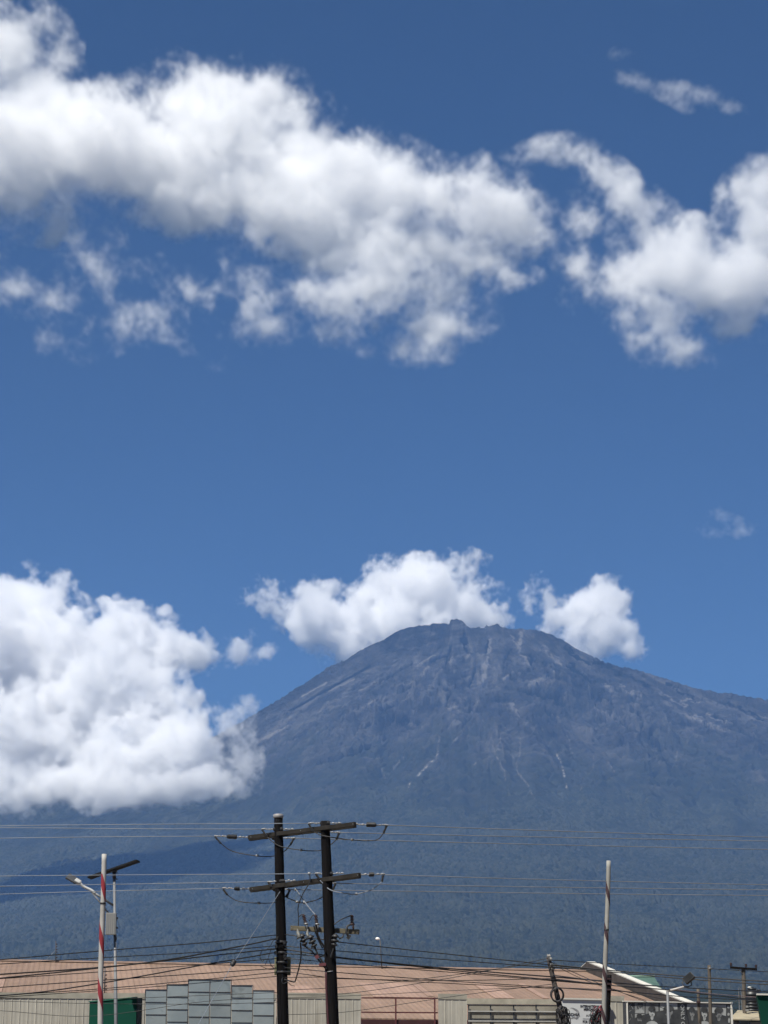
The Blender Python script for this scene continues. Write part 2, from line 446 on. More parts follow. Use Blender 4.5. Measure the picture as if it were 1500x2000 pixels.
# ------------------------------------------------------------------ clouds: real volumes of droplets, each on its own voxel grid
def lattice(shape, freq, rng):
    """smooth random field 0..1 on a grid of the given shape; freq = cells per axis (3 floats)"""
    ls = [int(math.ceil(f)) + 6 for f in freq]
    a = rng.random(ls, dtype=np.float32)
    for ax in range(3):
        n = shape[ax]
        t = np.linspace(0, freq[ax], n, dtype=np.float32) + np.float32(rng.random())
        i = np.floor(t).astype(np.int32); w = (t - i).astype(np.float32)
        sh = [1, 1, 1]; sh[ax] = n
        w = w.reshape(sh)
        # cubic B-spline: no flat plateaus, no lattice pattern
        w0 = (1 - w) ** 3 / 6; w3 = w ** 3 / 6; w1 = (3 * w ** 3 - 6 * w ** 2 + 4) / 6; w2 = 1 - w0 - w1 - w3
        a = np.take(a, i, ax) * w0 + np.take(a, i + 1, ax) * w1 + np.take(a, i + 2, ax) * w2 + np.take(a, i + 3, ax) * w3
    return a

def fbm3(shape, size, feature, octaves, rng, gain=0.55, billow=False, vox=1.0):
    s = np.zeros(shape, np.float32); tot = 0.0; amp = 1.0
    for k in range(octaves):
        fr = [max(L / (feature[i] / 2.0 ** k), 0.5) for i, L in enumerate(size)]
        if max(fr[0] / shape[0], fr[2] / shape[2]) > 0.6: break
        fr[1] = min(fr[1], 0.6 * shape[1])
        n = lattice(shape, fr, rng)
        if billow: n = np.clip(np.abs(n - 0.5) * 4.2, 0, 1)
        s += amp * n; tot += amp; amp *= gain
    return s / tot

def volume_group():
    g = bpy.data.node_groups.get('cloud_volume')
    if g: return g
    g = bpy.data.node_groups.new('cloud_volume', 'GeometryNodeTree')
    g.interface.new_socket('Geometry', in_out='INPUT', socket_type='NodeSocketGeometry')
    for nm in ('Min', 'Max', 'Res'):
        g.interface.new_socket(nm, in_out='INPUT', socket_type='NodeSocketVector')
    g.interface.new_socket('Material', in_out='INPUT', socket_type='NodeSocketMaterial')
    g.interface.new_socket('Geometry', in_out='OUTPUT', socket_type='NodeSocketGeometry')
    nt = NT(g)
    gi = nt.n('NodeGroupInput'); go = nt.n('NodeGroupOutput')
    pos = nt.n('GeometryNodeInputPosition').outputs[0]
    span = nt.vmath('SUBTRACT', gi.outputs['Max'], gi.outputs['Min'])
    t = nt.vmath('DIVIDE', nt.vmath('SUBTRACT', pos, gi.outputs['Min']), span)
    r1 = nt.vmath('SUBTRACT', gi.outputs['Res'], (1, 1, 1))
    idx = nt.vmath('FLOOR', nt.vmath('ADD', nt.vmath('MULTIPLY', t, r1), (0.5, 0.5, 0.5)))
    sp = nt.n('ShaderNodeSeparateXYZ'); g.links.new(idx, sp.inputs[0])
    rs = nt.n('ShaderNodeSeparateXYZ'); g.links.new(gi.outputs['Res'], rs.inputs[0])
    lin = nt.math('ADD', nt.math('MULTIPLY', nt.math('ADD', nt.math('MULTIPLY', sp.outputs[0], rs.outputs[1]), sp.outputs[1]), rs.outputs[2]), sp.outputs[2])
    # two exact integer steps: float keeps whole numbers up to 16.7 million
    f2i = nt.n('FunctionNodeFloatToInt'); g.links.new(lin, f2i.inputs[0])
    na = nt.n('GeometryNodeInputNamedAttribute'); na.data_type = 'FLOAT'; na.inputs['Name'].default_value = 'd'
    si = nt.n('GeometryNodeSampleIndex'); si.data_type = 'FLOAT'; si.domain = 'POINT'; si.clamp = True
    g.links.new(gi.outputs['Geometry'], si.inputs['Geometry'])
    g.links.new(na.outputs[0], si.inputs['Value'])
    g.links.new(f2i.outputs[0], si.inputs['Index'])
    vc = nt.n('GeometryNodeVolumeCube')
    g.links.new(si.outputs[0], vc.inputs['Density'])
    g.links.new(gi.outputs['Min'], vc.inputs['Min']); g.links.new(gi.outputs['Max'], vc.inputs['Max'])
    for i, nm in enumerate(('Resolution X', 'Resolution Y', 'Resolution Z')):
        c = nt.n('FunctionNodeFloatToInt'); g.links.new(rs.outputs[i], c.inputs[0]); g.links.new(c.outputs[0], vc.inputs[nm])
    sm = nt.n('GeometryNodeSetMaterial')
    g.links.new(vc.outputs[0], sm.inputs['Geometry']); g.links.new(gi.outputs['Material'], sm.inputs['Material'])
    g.links.new(sm.outputs[0], go.inputs[0])
    return g

def cloud_mat(dens, aniso=0.1):
    m = new_mat('cloud_droplets')
    nt = NT(m.node_tree)
    v = nt.n('ShaderNodeVolumePrincipled')
    v.inputs['Color'].default_value = (0.995, 0.995, 0.997, 1)
    v.inputs['Density'].default_value = dens
    v.inputs['Anisotropy'].default_value = aniso
    out = nt.n('ShaderNodeOutputMaterial')
    nt.link(v.outputs[0], out.inputs['Volume'])
    return m

def cloud(name, label, Y, box, depth, vox, blobs, dens, seed, feature=420, k=0.9, edge=0.35, warp=60, wfeat=160, billow=0.5, octaves=6, gain=0.55, yoff=0, aniso=0.0, flat=1.0, cut=0.0, fray=0.6, fsize=60, puffs=0, soft=1.5, warp2=0, w2feat=36):
    """blobs: (x, y, rx, ry, strength[, depth offset in px[, turn in degrees]]) in photograph pixels, turned into metres at depth Y"""
    s = px(Y)
    u0, v1 = tans(box[0], box[1]); u1, v0 = tans(box[2], box[3])
    X0, X1 = u0 * Y, u1 * Y; Z0, Z1 = EYE.z + v0 * Y, EYE.z + v1 * Y
    size = (X1 - X0, depth, Z1 - Z0)
    vx, vy = vox if isinstance(vox, tuple) else (vox, vox)
    shape = (max(8, int(round(size[0] / vx))), max(8, int(round(size[1] / vy))), max(8, int(round(size[2] / vx))))
    assert shape[0] * shape[1] * shape[2] < 16.6e6, (name, shape)
    rng = np.random.default_rng(seed)
    x = np.linspace(X0, X1, shape[0], dtype=np.float32)[:, None, None]
    y = np.linspace(-depth / 2, depth / 2, shape[1], dtype=np.float32)[None, :, None]
    z = np.linspace(Z0, Z1, shape[2], dtype=np.float32)[None, None, :]
    # domain warp
    wf = (wfeat * s,) * 3
    wx = (fbm3(shape, size, wf, 3, rng) - 0.5) * warp * s * 2
    wz = (fbm3(shape, size, wf, 3, rng) - 0.5) * warp * s * 2
    xs = x + wx; zs = z + wz
    if warp2:
        wf = (w2feat * s,) * 3
        xs = xs + (fbm3(shape, size, wf, 3, rng, 0.6) - 0.5) * warp2 * s * 2
        zs = zs + (fbm3(shape, size, wf, 3, rng, 0.6) - 0.5) * warp2 * s * 2
    ys = y + wz * 0.6
    F = np.full(shape, -1.0, np.float32)
    blobs = list(blobs)
    if puffs:
        pr = random.Random(seed)
        kids = []
        for b in blobs:
            if b[4] < 0.6: continue
            for lvl, cnt, lo, hi in ((0, puffs, 0.20, 0.46), (1, puffs * 6, 0.05, 0.19)):
                for _ in range(cnt):
                    th = pr.uniform(0, 2 * math.pi); cz_ = pr.uniform(-1.0, 0.75)     # mostly the side towards the street
                    rr = math.sqrt(1 - cz_ * cz_)
                    q = pr.uniform(lo, hi)
                    rm = min(b[2], b[3])
                    k_ = 0.93 if lvl == 0 else pr.uniform(1.0, 1.22)
                    kids.append((b[0] + b[2] * rr * math.cos(th) * k_, b[1] - b[3] * rr * math.sin(th) * k_, rm * q, rm * q * 0.92, 0.42 if lvl == 0 else 0.27, (b[5] if len(b) > 5 else 0) + rm * cz_ * k_ * 0.9))
        blobs += kids
    for b in blobs:
        bx, by, rx, ry, st = b[:5]
        off = (b[5] if len(b) > 5 else 0) * s
        ang = R(b[6]) if len(b) > 6 else 0.0
        uu, vv = tans(bx, by)
        cx, cz = uu * Y, EYE.z + vv * Y
        rx, ry = rx * s, ry * s
        rd = max(min(rx, ry) * 1.0, depth * (0.12 if st >= 0.5 or not puffs else 0.0)) * flat
        # bounding slab to save time
        m = 1.8
        ex = max(rx, ry) * (1.15 if puffs and st < 0.5 else m) + warp * s * 0.6; ez = ex
        ia, ib = np.searchsorted(x[:, 0, 0], [cx - ex, cx + ex]); ka, kb = np.searchsorted(z[0, 0], [cz - ez, cz + ez])
        if ib <= ia or kb <= ka: continue
        dx = xs[ia:ib, :, ka:kb] - cx; dz = zs[ia:ib, :, ka:kb] - cz
        ca, sa = math.cos(ang), math.sin(ang)
        a = (dx * ca + dz * sa) / rx; c = (-dx * sa + dz * ca) / ry
        d = np.sqrt(a * a + c * c + ((ys[:, :, ka:kb][ia:ib] if ys.shape[0] > 1 else ys) - off) ** 2 / rd ** 2)
        f = (1 - d) * st
        sub = F[ia:ib, :, ka:kb]
        # smooth union
        h = np.clip(0.5 + 0.5 * (f - sub) / 0.25, 0, 1)
        F[ia:ib, :, ka:kb] = sub + (f - sub) * h + 0.25 * h * (1 - h)
    ff = (feature * s,) * 3
    n = fbm3(shape, size, ff, octaves, rng, gain)
    if billow > 0:
        nb = 1 - fbm3(shape, size, tuple(q * 0.7 for q in ff), octaves, rng, gain, True)
        n = n * (1 - billow) + (nb * 1.25 - 0.28) * billow
    n = (n - n.mean()) / (n.std() + 1e-6) * 0.33
    D = np.clip((F + k * n - cut) / edge, 0, 1)
    if fray > 0:
        fn = fbm3(shape, size, (fsize * s,) * 3, 5, rng, 0.72)
        fn = (fn - fn.mean()) / (fn.std() + 1e-6)
        D = np.clip(D + fray * fn * (1 - D) * np.sqrt(D), 0, 1)
    D = D ** soft
    # nothing touches the box
    for ax in range(3):
        q = np.linspace(0, 1, shape[ax], dtype=np.float32); sh = [1, 1, 1]; sh[ax] = shape[ax]
        D *= np.clip(np.minimum(q, 1 - q) * 14, 0, 1).reshape(sh)
    me = bpy.data.meshes.new(name)
    me.vertices.add(D.size)
    at_ = me.attributes.new('d', 'FLOAT', 'POINT')
    at_.data.foreach_set('value', np.ascontiguousarray(D.reshape(-1)))
    mat = cloud_mat(dens, aniso)
    me.materials.append(mat)
    o = link_obj(bpy.data.objects.new(name, me))
    o.location = (0, Y + yoff, 0)
    g = volume_group()
    md = o.modifiers.new('volume', 'NODES')
    md.node_group = g
    ids = {i.name: i.identifier for i in g.interface.items_tree if i.in_out == 'INPUT'}
    md[ids['Min']] = (X0, -depth / 2, Z0); md[ids['Max']] = (X1, depth / 2, Z1)
    md[ids['Res']] = tuple(float(q) for q in shape)
    md[ids['Material']] = mat
    tag(o, label, 'cloud', kind='stuff')
    return o


def lean(bl, y0, k):
    """lower puffs lie nearer the street: the cloud leans on the slope behind it"""
    return [(b[0], b[1], b[2], b[3], b[4], (b[5] if len(b) > 5 else 0) - (b[1] - y0) * k) + tuple(b[6:]) for b in bl]

cloud('cumulus_cloud', 'bright white billowing cumulus cloud resting against the left flank of the mountain', 11800,
      (-170, 1050, 570, 1670), 1700, (6.5, 15),
      lean([(20, 1165, 80, 75, 1), (-60, 1300, 170, 160, 1), (110, 1290, 140, 130, 1), (240, 1245, 95, 82, 1.0), (330, 1272, 78, 62, 1), (375, 1270, 45, 38, 0.9), (285, 1370, 85, 100, 1), (180, 1380, 130, 110, 1),
       (90, 1430, 160, 110, 1), (-60, 1480, 160, 110, 1), (325, 1465, 80, 85, 1), (230, 1500, 130, 72, 1), (40, 1555, 115, 58, 1), (165, 1555, 90, 46, 1), (-60, 1580, 90, 50, 1), (270, 1555, 90, 36, 1), (365, 1540, 85, 32, 0.9), (335, 1500, 60, 50, 0.9), (330, 1555, 60, 26, 0.8)], 1340, 0.6),
      0.016, 11, feature=120, k=0.42, edge=0.42, warp=26, wfeat=100, billow=0.3, gain=0.68, puffs=9, fray=1.1, fsize=30, warp2=9, w2feat=30)
cloud('torn_cloud', 'thin torn cloud veil in front of the mountain flank, right of the big cumulus', 11500,
      (330, 1330, 600, 1620), 420, (5.0, 14),
      [(420, 1535, 90, 32, 0.9), (475, 1532, 56, 28, 0.85, 0, 10), (468, 1470, 40, 54, 0.6, 0, 40), (495, 1480, 26, 56, 0.55), (440, 1430, 40, 24, 0.5, 0, 20), (405, 1480, 40, 60, 0.55), (470, 1385, 46, 24, 0.55, 0, 20), (420, 1395, 40, 30, 0.5)],
      0.0075, 13, feature=60, k=0.4, edge=0.9, warp=24, wfeat=60, billow=0.0, gain=0.72, fray=1.3, fsize=24, soft=1.7, warp2=14, w2feat=22)
cloud('bank_cloud', 'broad soft white cloud bank across the upper left sky', 20000,
      (-120, -120, 1150, 800), 1450, (11.0, 30.0),
      lean([(-20, 60, 160, 150, 1.4), (70, 180, 200, 130, 1.5, 0, -40), (40, 300, 290, 180, 1.5, 0, -12), (230, 280, 220, 140, 1.3, 0, -14), (330, 340, 360, 140, 1.6, 0, -14), (350, 160, 150, 100, 1.1, 0, -10), (500, 175, 140, 115, 1.1), (430, 250, 260, 140, 1.35, 0, -20),
       (600, 290, 180, 140, 1.05, 0, -30), (560, 410, 330, 140, 1.5, 0, -22), (770, 390, 260, 145, 1.25, 0, -28), (910, 420, 180, 125, 1.15, 0, -25), (990, 460, 90, 80, 0.8), (750, 540, 240, 140, 1.0, 0, -30),
       (830, 640, 110, 130, 0.75), (690, 620, 160, 100, 0.6),
       (400, 595, 190, 60, 0.33, 0, 25), (350, 660, 130, 44, 0.33, 0, -35), (540, 610, 160, 80, 0.45), (80, 520, 200, 56, 0.27), (110, 600, 160, 46, 0.22), (165, 725, 84, 52, 0.44), (265, 690, 100, 36, 0.28), (970, 585, 84, 30, 0.42)], 350, 0.4),
      0.0056, 21, feature=150, k=0.28, edge=1.05, warp=48, wfeat=190, billow=0.0, gain=0.72, fray=0.95, fsize=44, soft=2.3, warp2=30, w2feat=42)
cloud('hooked_cloud', 'ragged hooked white cloud in the upper right sky', 20000,
      (960, 180, 1640, 790), 1300, (10.0, 28.0),
      lean([(1045, 272, 70, 28, 0.7), (1105, 258, 100, 40, 0.85), (1165, 275, 100, 52, 0.95, 0, -20), (1215, 340, 105, 66, 1.0, 0, -50), (1265, 430, 140, 90, 1.2, 0, -58), (1320, 530, 160, 120, 1.5), (1500, 440, 110, 170, 1.5), (1450, 560, 200, 130, 1.5), (1290, 640, 120, 110, 1.0), (1250, 705, 75, 60, 0.6),
       (1120, 520, 50, 90, 0.42, 0, 20), (1150, 390, 60, 60, 0.42), (1590, 540, 160, 150, 1.2)], 480, 0.4),
      0.0054, 31, feature=140, k=0.28, edge=1.05, warp=40, wfeat=150, billow=0.0, gain=0.72, fray=0.95, fsize=44, soft=2.3, warp2=30, w2feat=42)
cloud('wisp_cloud', 'faint torn wisp of cloud high in the upper right sky', 20000,
      (1150, 80, 1500, 270), 400, (8.0, 20.0),
      [(1265, 165, 100, 26, 0.5, 0, -14), (1310, 190, 60, 20, 0.5, 0, -35), (1350, 180, 80, 14, 0.3), (1395, 195, 80, 24, 0.6, 0, -22), (1440, 212, 40, 16, 0.5, 0, -30), (1210, 106, 36, 16, 0.4)],
      0.0026, 35, feature=60, k=0.10, edge=0.6, warp=20, wfeat=70, billow=0.0, gain=0.7, fray=0.8, fsize=30, soft=1.8, warp2=10, w2feat=26)
cloud('faint_cloud', 'small faint cloud puff alone in the right-hand sky', 20000,
      (1310, 960, 1520, 1090), 400, (8.0, 20.0),
      [(1382, 1020, 44, 26, 0.5), (1445, 1030, 44, 18, 0.36)],
      0.0015, 36, feature=50, k=0.4, edge=1.0, warp=14, wfeat=50, billow=0.0, gain=0.72, fray=1.2, fsize=26)
cloud('peak_cloud', 'white cloud drifting behind the volcano summit, trailing to the left', 18500,
      (420, 1030, 1030, 1330), 1100, (9.0, 24.0),
      lean([(505, 1165, 60, 34, 0.59), (560, 1180, 100, 52, 0.95, 0, -20), (620, 1142, 60, 34, 0.59), (650, 1230, 120, 68, 1.2, 0, -35), (760, 1135, 76, 66, 1.1), (840, 1155, 120, 80, 1.3), (760, 1220, 140, 74, 1.3), (900, 1180, 90, 66, 1.2), (850, 1102, 120, 36, 0.58), (920, 1092, 60, 28, 0.5), (955, 1200, 58, 42, 0.8), (470, 1275, 40, 38, 0.8), (535, 1288, 24, 12, 0.4), (500, 1240, 24, 12, 0.3)], 1200, 0.8),
      0.012, 43, feature=80, k=0.45, edge=0.75, warp=20, wfeat=90, billow=0.25, gain=0.70, fray=1.2, fsize=30, soft=1.6, warp2=12, w2feat=28)
cloud('side_cloud', 'small white cloud just right of the volcano summit', 18500,
      (1005, 1090, 1300, 1330), 900, (8.0, 22.0),
      lean([(1190, 1163, 42, 48, 1.1), (1150, 1200, 66, 54, 1.2), (1185, 1240, 66, 66, 1.3), (1100, 1215, 56, 40, 0.9), (1070, 1175, 50, 34, 0.42), (1225, 1280, 40, 30, 0.7), (1120, 1250, 50, 40, 0.9)], 1220, 0.8),
      0.012, 53, feature=70, k=0.42, edge=0.7, warp=18, wfeat=80, billow=0.25, gain=0.70, fray=1.2, fsize=30, soft=1.6, warp2=12, w2feat=28)
# ------------------------------------------------------------------ mesh builder
class MB:
    def __init__(s):
        s.bm = bmesh.new()
    def box(s, c, sx, sy, sz, rot=None, bev=0.0):
        """box centred on c; rot is a 3x3 matrix"""
        M = rot if rot is not None else Matrix.Identity(3)
        vs = [s.bm.verts.new(Vector(c) + M @ Vector((i * sx / 2, j * sy / 2, k * sz / 2))) for k in (-1, 1) for j in (-1, 1) for i in (-1, 1)]
        fs = [s.bm.faces.new([vs[i] for i in q]) for q in ((0, 2, 3, 1), (4, 5, 7, 6), (0, 1, 5, 4), (2, 6, 7, 3), (0, 4, 6, 2), (1, 3, 7, 5))]
        if bev:
            es = list({e for f in fs for e in f.edges})
            bmesh.ops.bevel(s.bm, geom=es, offset=bev, segments=2, affect='EDGES', profile=0.5)
        return s
    def beam(s, a, b, w, h, up=(0, 0, 1), bev=0.0):
        """rectangular bar from a to b: w across, h in the up direction"""
        a, b = Vector(a), Vector(b)
        d = (b - a); L = d.length; d.normalize()
        side = d.cross(Vector(up)).normalized(); u = side.cross(d).normalized()
        M = Matrix((d, side, u)).transposed()
        return s.box((a + b) / 2, L, w, h, M, bev)
    def tube(s, pts, r, n=8, caps=True):
        """tube along points; r a number or one per point"""
        pts = [Vector(p) for p in pts]
        rs = r if isinstance(r, (list, tuple)) else [r] * len(pts)
        rings = []; prev = None
        for i, p in enumerate(pts):
            t = (pts[min(i + 1, len(pts) - 1)] - pts[max(i - 1, 0)]).normalized()
            if prev is None:
                ref = Vector((0, 0, 1)) if abs(t.z) < 0.9 else Vector((0, 1, 0))
                x = t.cross(ref).normalized()
            else:
                x = (prev - t * prev.dot(t)).normalized()
            prev = x; y = t.cross(x)
            rings.append([s.bm.verts.new(p + (x * math.cos(2 * math.pi * k / n) + y * math.sin(2 * math.pi * k / n)) * rs[i]) for k in range(n)])
        for a, b in zip(rings, rings[1:]):
            for k in range(n):
                f = s.bm.faces.new((a[k], a[(k + 1) % n], b[(k + 1) % n], b[k])); f.smooth = True
        if caps:
            s.bm.faces.new(rings[0][::-1]); s.bm.faces.new(rings[-1])
        return s
    def lathe(s, a, b, prof, n=12):
        """profile [(share along a-b, radius)] turned about the line a-b"""
        a, b = Vector(a), Vector(b)
        return s.tube([a.lerp(b, t + 1e-5 * i) for i, (t, _) in enumerate(prof)], [r for _, r in prof], n)
    def ribbed(s, a, b, r0, r1, sheds, n=12):
        prof = [(0, r0 * 0.7), (0.02, r0)]
        for k in range(sheds):
            t0 = 0.06 + 0.88 * k / sheds; dt = 0.88 / sheds
            prof += [(t0, r0), (t0 + dt * 0.30, r1), (t0 + dt * 0.55, r1 * 0.96), (t0 + dt * 0.75, r0)]
        prof += [(0.98, r0), (1.0, r0 * 0.7)]
        return s.lathe(a, b, prof, n)
    def ball(s, c, r, sc=(1, 1, 1), seg=12):
        M = Matrix.Translation(Vector(c)) @ Matrix.Diagonal((*[r * q for q in sc], 1))
        ret = bmesh.ops.create_uvsphere(s.bm, u_segments=seg, v_segments=max(6, seg * 2 // 3), radius=1, matrix=M)
        for v in ret['verts']:
            for f in v.link_faces: f.smooth = True
        return s
    def poly(s, pts):
        s.bm.faces.new([s.bm.verts.new(Vector(p)) for p in pts]); return s
    def slab(s, pts, ex):
        """polygon extruded by the vector ex"""
        ex = Vector(ex)
        a = [s.bm.verts.new(Vector(p)) for p in pts]; b = [s.bm.verts.new(Vector(p) + ex) for p in pts]
        n = len(a)
        s.bm.faces.new(a); s.bm.faces.new(b[::-1])
        for k in range(n):
            s.bm.faces.new((a[k], b[k], b[(k + 1) % n], a[(k + 1) % n]))
        return s
    def build(s, name, mat, parent=None):
        bmesh.ops.recalc_face_normals(s.bm, faces=s.bm.faces[:])
        if parent is not None:
            off = parent_origin(parent)
            bmesh.ops.translate(s.bm, vec=-off, verts=s.bm.verts[:])
        me = bpy.data.meshes.new(name); s.bm.to_mesh(me); s.bm.free()
        me.materials.append(mat)
        return link_obj(bpy.data.objects.new(name, me), parent)

def parent_origin(o):
    v = Vector((0, 0, 0))
    while o is not None:
        v += o.location; o = o.parent
    return v

def thing(name, label, cat, loc=(0, 0, 0), group=None):
    o = bpy.data.objects.new(name, None)
    o.empty_display_size = 0.3
    o.location = loc
    COL.objects.link(o)
    return tag(o, label, cat, group)

# ------------------------------------------------------------------ materials
def pmat(name, col, rough=0.7, metal=0.0, var=0.25, scale=2.0, bump=0.0, dirt=None, stretch=None, spec=0.4):
    m = new_mat(name); nt = NT(m.node_tree)
    pos = nt.n('ShaderNodeNewGeometry').outputs['Position']
    if stretch:
        pos = nt.vmath('MULTIPLY', pos, stretch)
    n = nt.noise(pos, scale, 6, 0.6).outputs[0]
    f = nt.ramp(n, 0.3, 0.7, 1 - var, 1 + var, False)
    c = nt.vmath('SCALE', tuple(col), scale=f)
    if dirt:
        n2 = nt.noise(pos, scale * 0.35, 6, 0.7).outputs[0]
        c = nt.mix(nt.ramp(n2, 0.48, 0.70, 0, dirt[1]), c, dirt[0])
    b = nt.n('ShaderNodeBsdfPrincipled')
    nt.val(b.inputs['Base Color'], c)
    b.inputs['Roughness'].default_value = rough
    b.inputs['Metallic'].default_value = metal
    b.inputs['Specular IOR Level'].default_value = spec
    if bump:
        bp = nt.n('ShaderNodeBump'); bp.inputs['Strength'].default_value = bump; bp.inputs['Distance'].default_value = 0.02
        nt.link(n, bp.inputs['Height']); nt.link(bp.outputs[0], b.inputs['Normal'])
    out = nt.n('ShaderNodeOutputMaterial'); nt.link(b.outputs[0], out.inputs['Surface'])
    return m

M_CREO = pmat('creosoted_wood', (0.005, 0.0045, 0.005), 0.9, var=0.6, scale=4, stretch=(6, 6, 0.4), bump=0.5, spec=0.1, dirt=((0.013, 0.011, 0.011), 0.6))
M_WOODGREY = pmat('weathered_wood', (0.09, 0.075, 0.06), 0.85, var=0.4, scale=3, stretch=(6, 6, 0.5), bump=0.4, dirt=((0.06, 0.05, 0.04), 0.6))
M_ARM = pmat('crossarm_wood', (0.022, 0.0195, 0.017), 0.9, var=0.4, scale=4, bump=0.3, spec=0.2, dirt=((0.011, 0.010, 0.009), 0.7))
M_ARM_PALE = pmat('pale_crossarm_wood', (0.10, 0.087, 0.058), 0.8, var=0.35, scale=3, stretch=(1, 1, 4), dirt=((0.10, 0.085, 0.06), 0.6))
M_GALV = pmat('galvanised_steel', (0.22, 0.225, 0.23), 0.45, 0.6, var=0.15, scale=6)
M_BRIGHT = pmat('bright_fitting_metal', (0.25, 0.255, 0.265), 0.5, 0.5, var=0.1, scale=6)
M_GREYPAINT = pmat('grey_painted_steel', (0.13, 0.135, 0.145), 0.55, 0.1, var=0.12, scale=3)
M_RUBBER = pmat('black_insulator_rubber', (0.018, 0.018, 0.02), 0.55, var=0.2, scale=8)
M_BROWNPORC = pmat('brown_porcelain', (0.045, 0.026, 0.026), 0.25, var=0.2, scale=8)
M_CABLE = pmat('black_cable_sheath', (0.014, 0.014, 0.016), 0.6, var=0.2, scale=1)
M_ALWIRE = pmat('weathered_aluminium_wire', (0.16, 0.18, 0.215), 0.6, 0.1, var=0.15, scale=1)
M_WHITEPAINT = pmat('chalky_white_paint', (0.33, 0.32, 0.305), 0.7, var=0.10, scale=5, dirt=((0.21, 0.20, 0.18), 0.5))
M_WHITEGREY = pmat('greyed_white_paint', (0.245, 0.24, 0.222), 0.75, var=0.12, scale=5, dirt=((0.16, 0.15, 0.135), 0.5))
M_REDPAINT = pmat('red_paint', (0.20, 0.018, 0.026), 0.6, var=0.15, scale=5)
M_MAROONPAINT = pmat('faded_maroon_paint', (0.038, 0.018, 0.021), 0.65, var=0.2, scale=5)
M_BEIGE = None
M_DARKFRAME = pmat('dark_frame_steel', (0.05, 0.052, 0.058), 0.5, 0.2, var=0.2, scale=3)
M_MAROON = pmat('maroon_steel_rail', (0.075, 0.018, 0.02), 0.55, var=0.2, scale=3)
M_GREENBOARD = pmat('dark_green_board', (0.003, 0.040, 0.026), 0.7, var=0.10, scale=1.5, spec=0.12)
M_GREENSHADE = pmat('green_board_shaded_side', (0.012, 0.02, 0.018), 0.7)  # darker version of the board green: shade on its narrow side as colour
M_WHITETRIM = pmat('white_roof_trim', (0.50, 0.485, 0.44), 0.6, var=0.06, scale=2, dirt=((0.55, 0.51, 0.45), 0.4))
M_DARKSOFFIT = pmat('dark_gable_board', (0.05, 0.042, 0.038), 0.8, var=0.4, scale=2)
M_OLIVE = pmat('olive_box_paint', (0.13, 0.13, 0.075), 0.6, var=0.2, scale=3)
M_BATTERY = pmat('grey_battery_case', (0.19, 0.19, 0.185), 0.55, var=0.12, scale=3, stretch=(8, 8, 0.4))
M_TANK = pmat('black_tank_plastic', (0.014, 0.015, 0.017), 0.4, var=0.3, scale=2)
M_LAMPBLACK = pmat('black_lamp_housing', (0.02, 0.02, 0.022), 0.45)
M_SIGNWHITE = pmat('white_sign_sheet', (0.50, 0.51, 0.51), 0.6, var=0.08, scale=1.2, dirt=((0.42, 0.43, 0.43), 0.4))
M_INK = pmat('dark_ink', (0.03, 0.03, 0.035), 0.6)
M_INKGREY = pmat('grey_ink', (0.22, 0.22, 0.23), 0.6)
M_CREAM = pmat('pale_photo_print', (0.30, 0.31, 0.305), 0.6, var=0.3, scale=2.5)
M_MIDGREY = pmat('mid_grey_photo_print', (0.17, 0.175, 0.175), 0.6, var=0.35, scale=3)
M_DARKPRINT = pmat('dark_photo_print', (0.045, 0.047, 0.049), 0.55, var=0.4, scale=3)
M_WALLGREY = pmat('grey_render_wall', (0.22, 0.215, 0.20), 0.9, var=0.15, scale=1.5)
M_TANROOF = pmat('tan_sheet_roof', (0.30, 0.26, 0.18), 0.75, var=0.15, scale=1.5, dirt=((0.18, 0.15, 0.10), 0.5))
M_LAMPGLASS = pmat('white_lamp_glass', (0.82, 0.82, 0.80), 0.2, var=0.04)
M_COILCABLE = pmat('grey_black_coil', (0.05, 0.045, 0.045), 0.6, var=0.3)

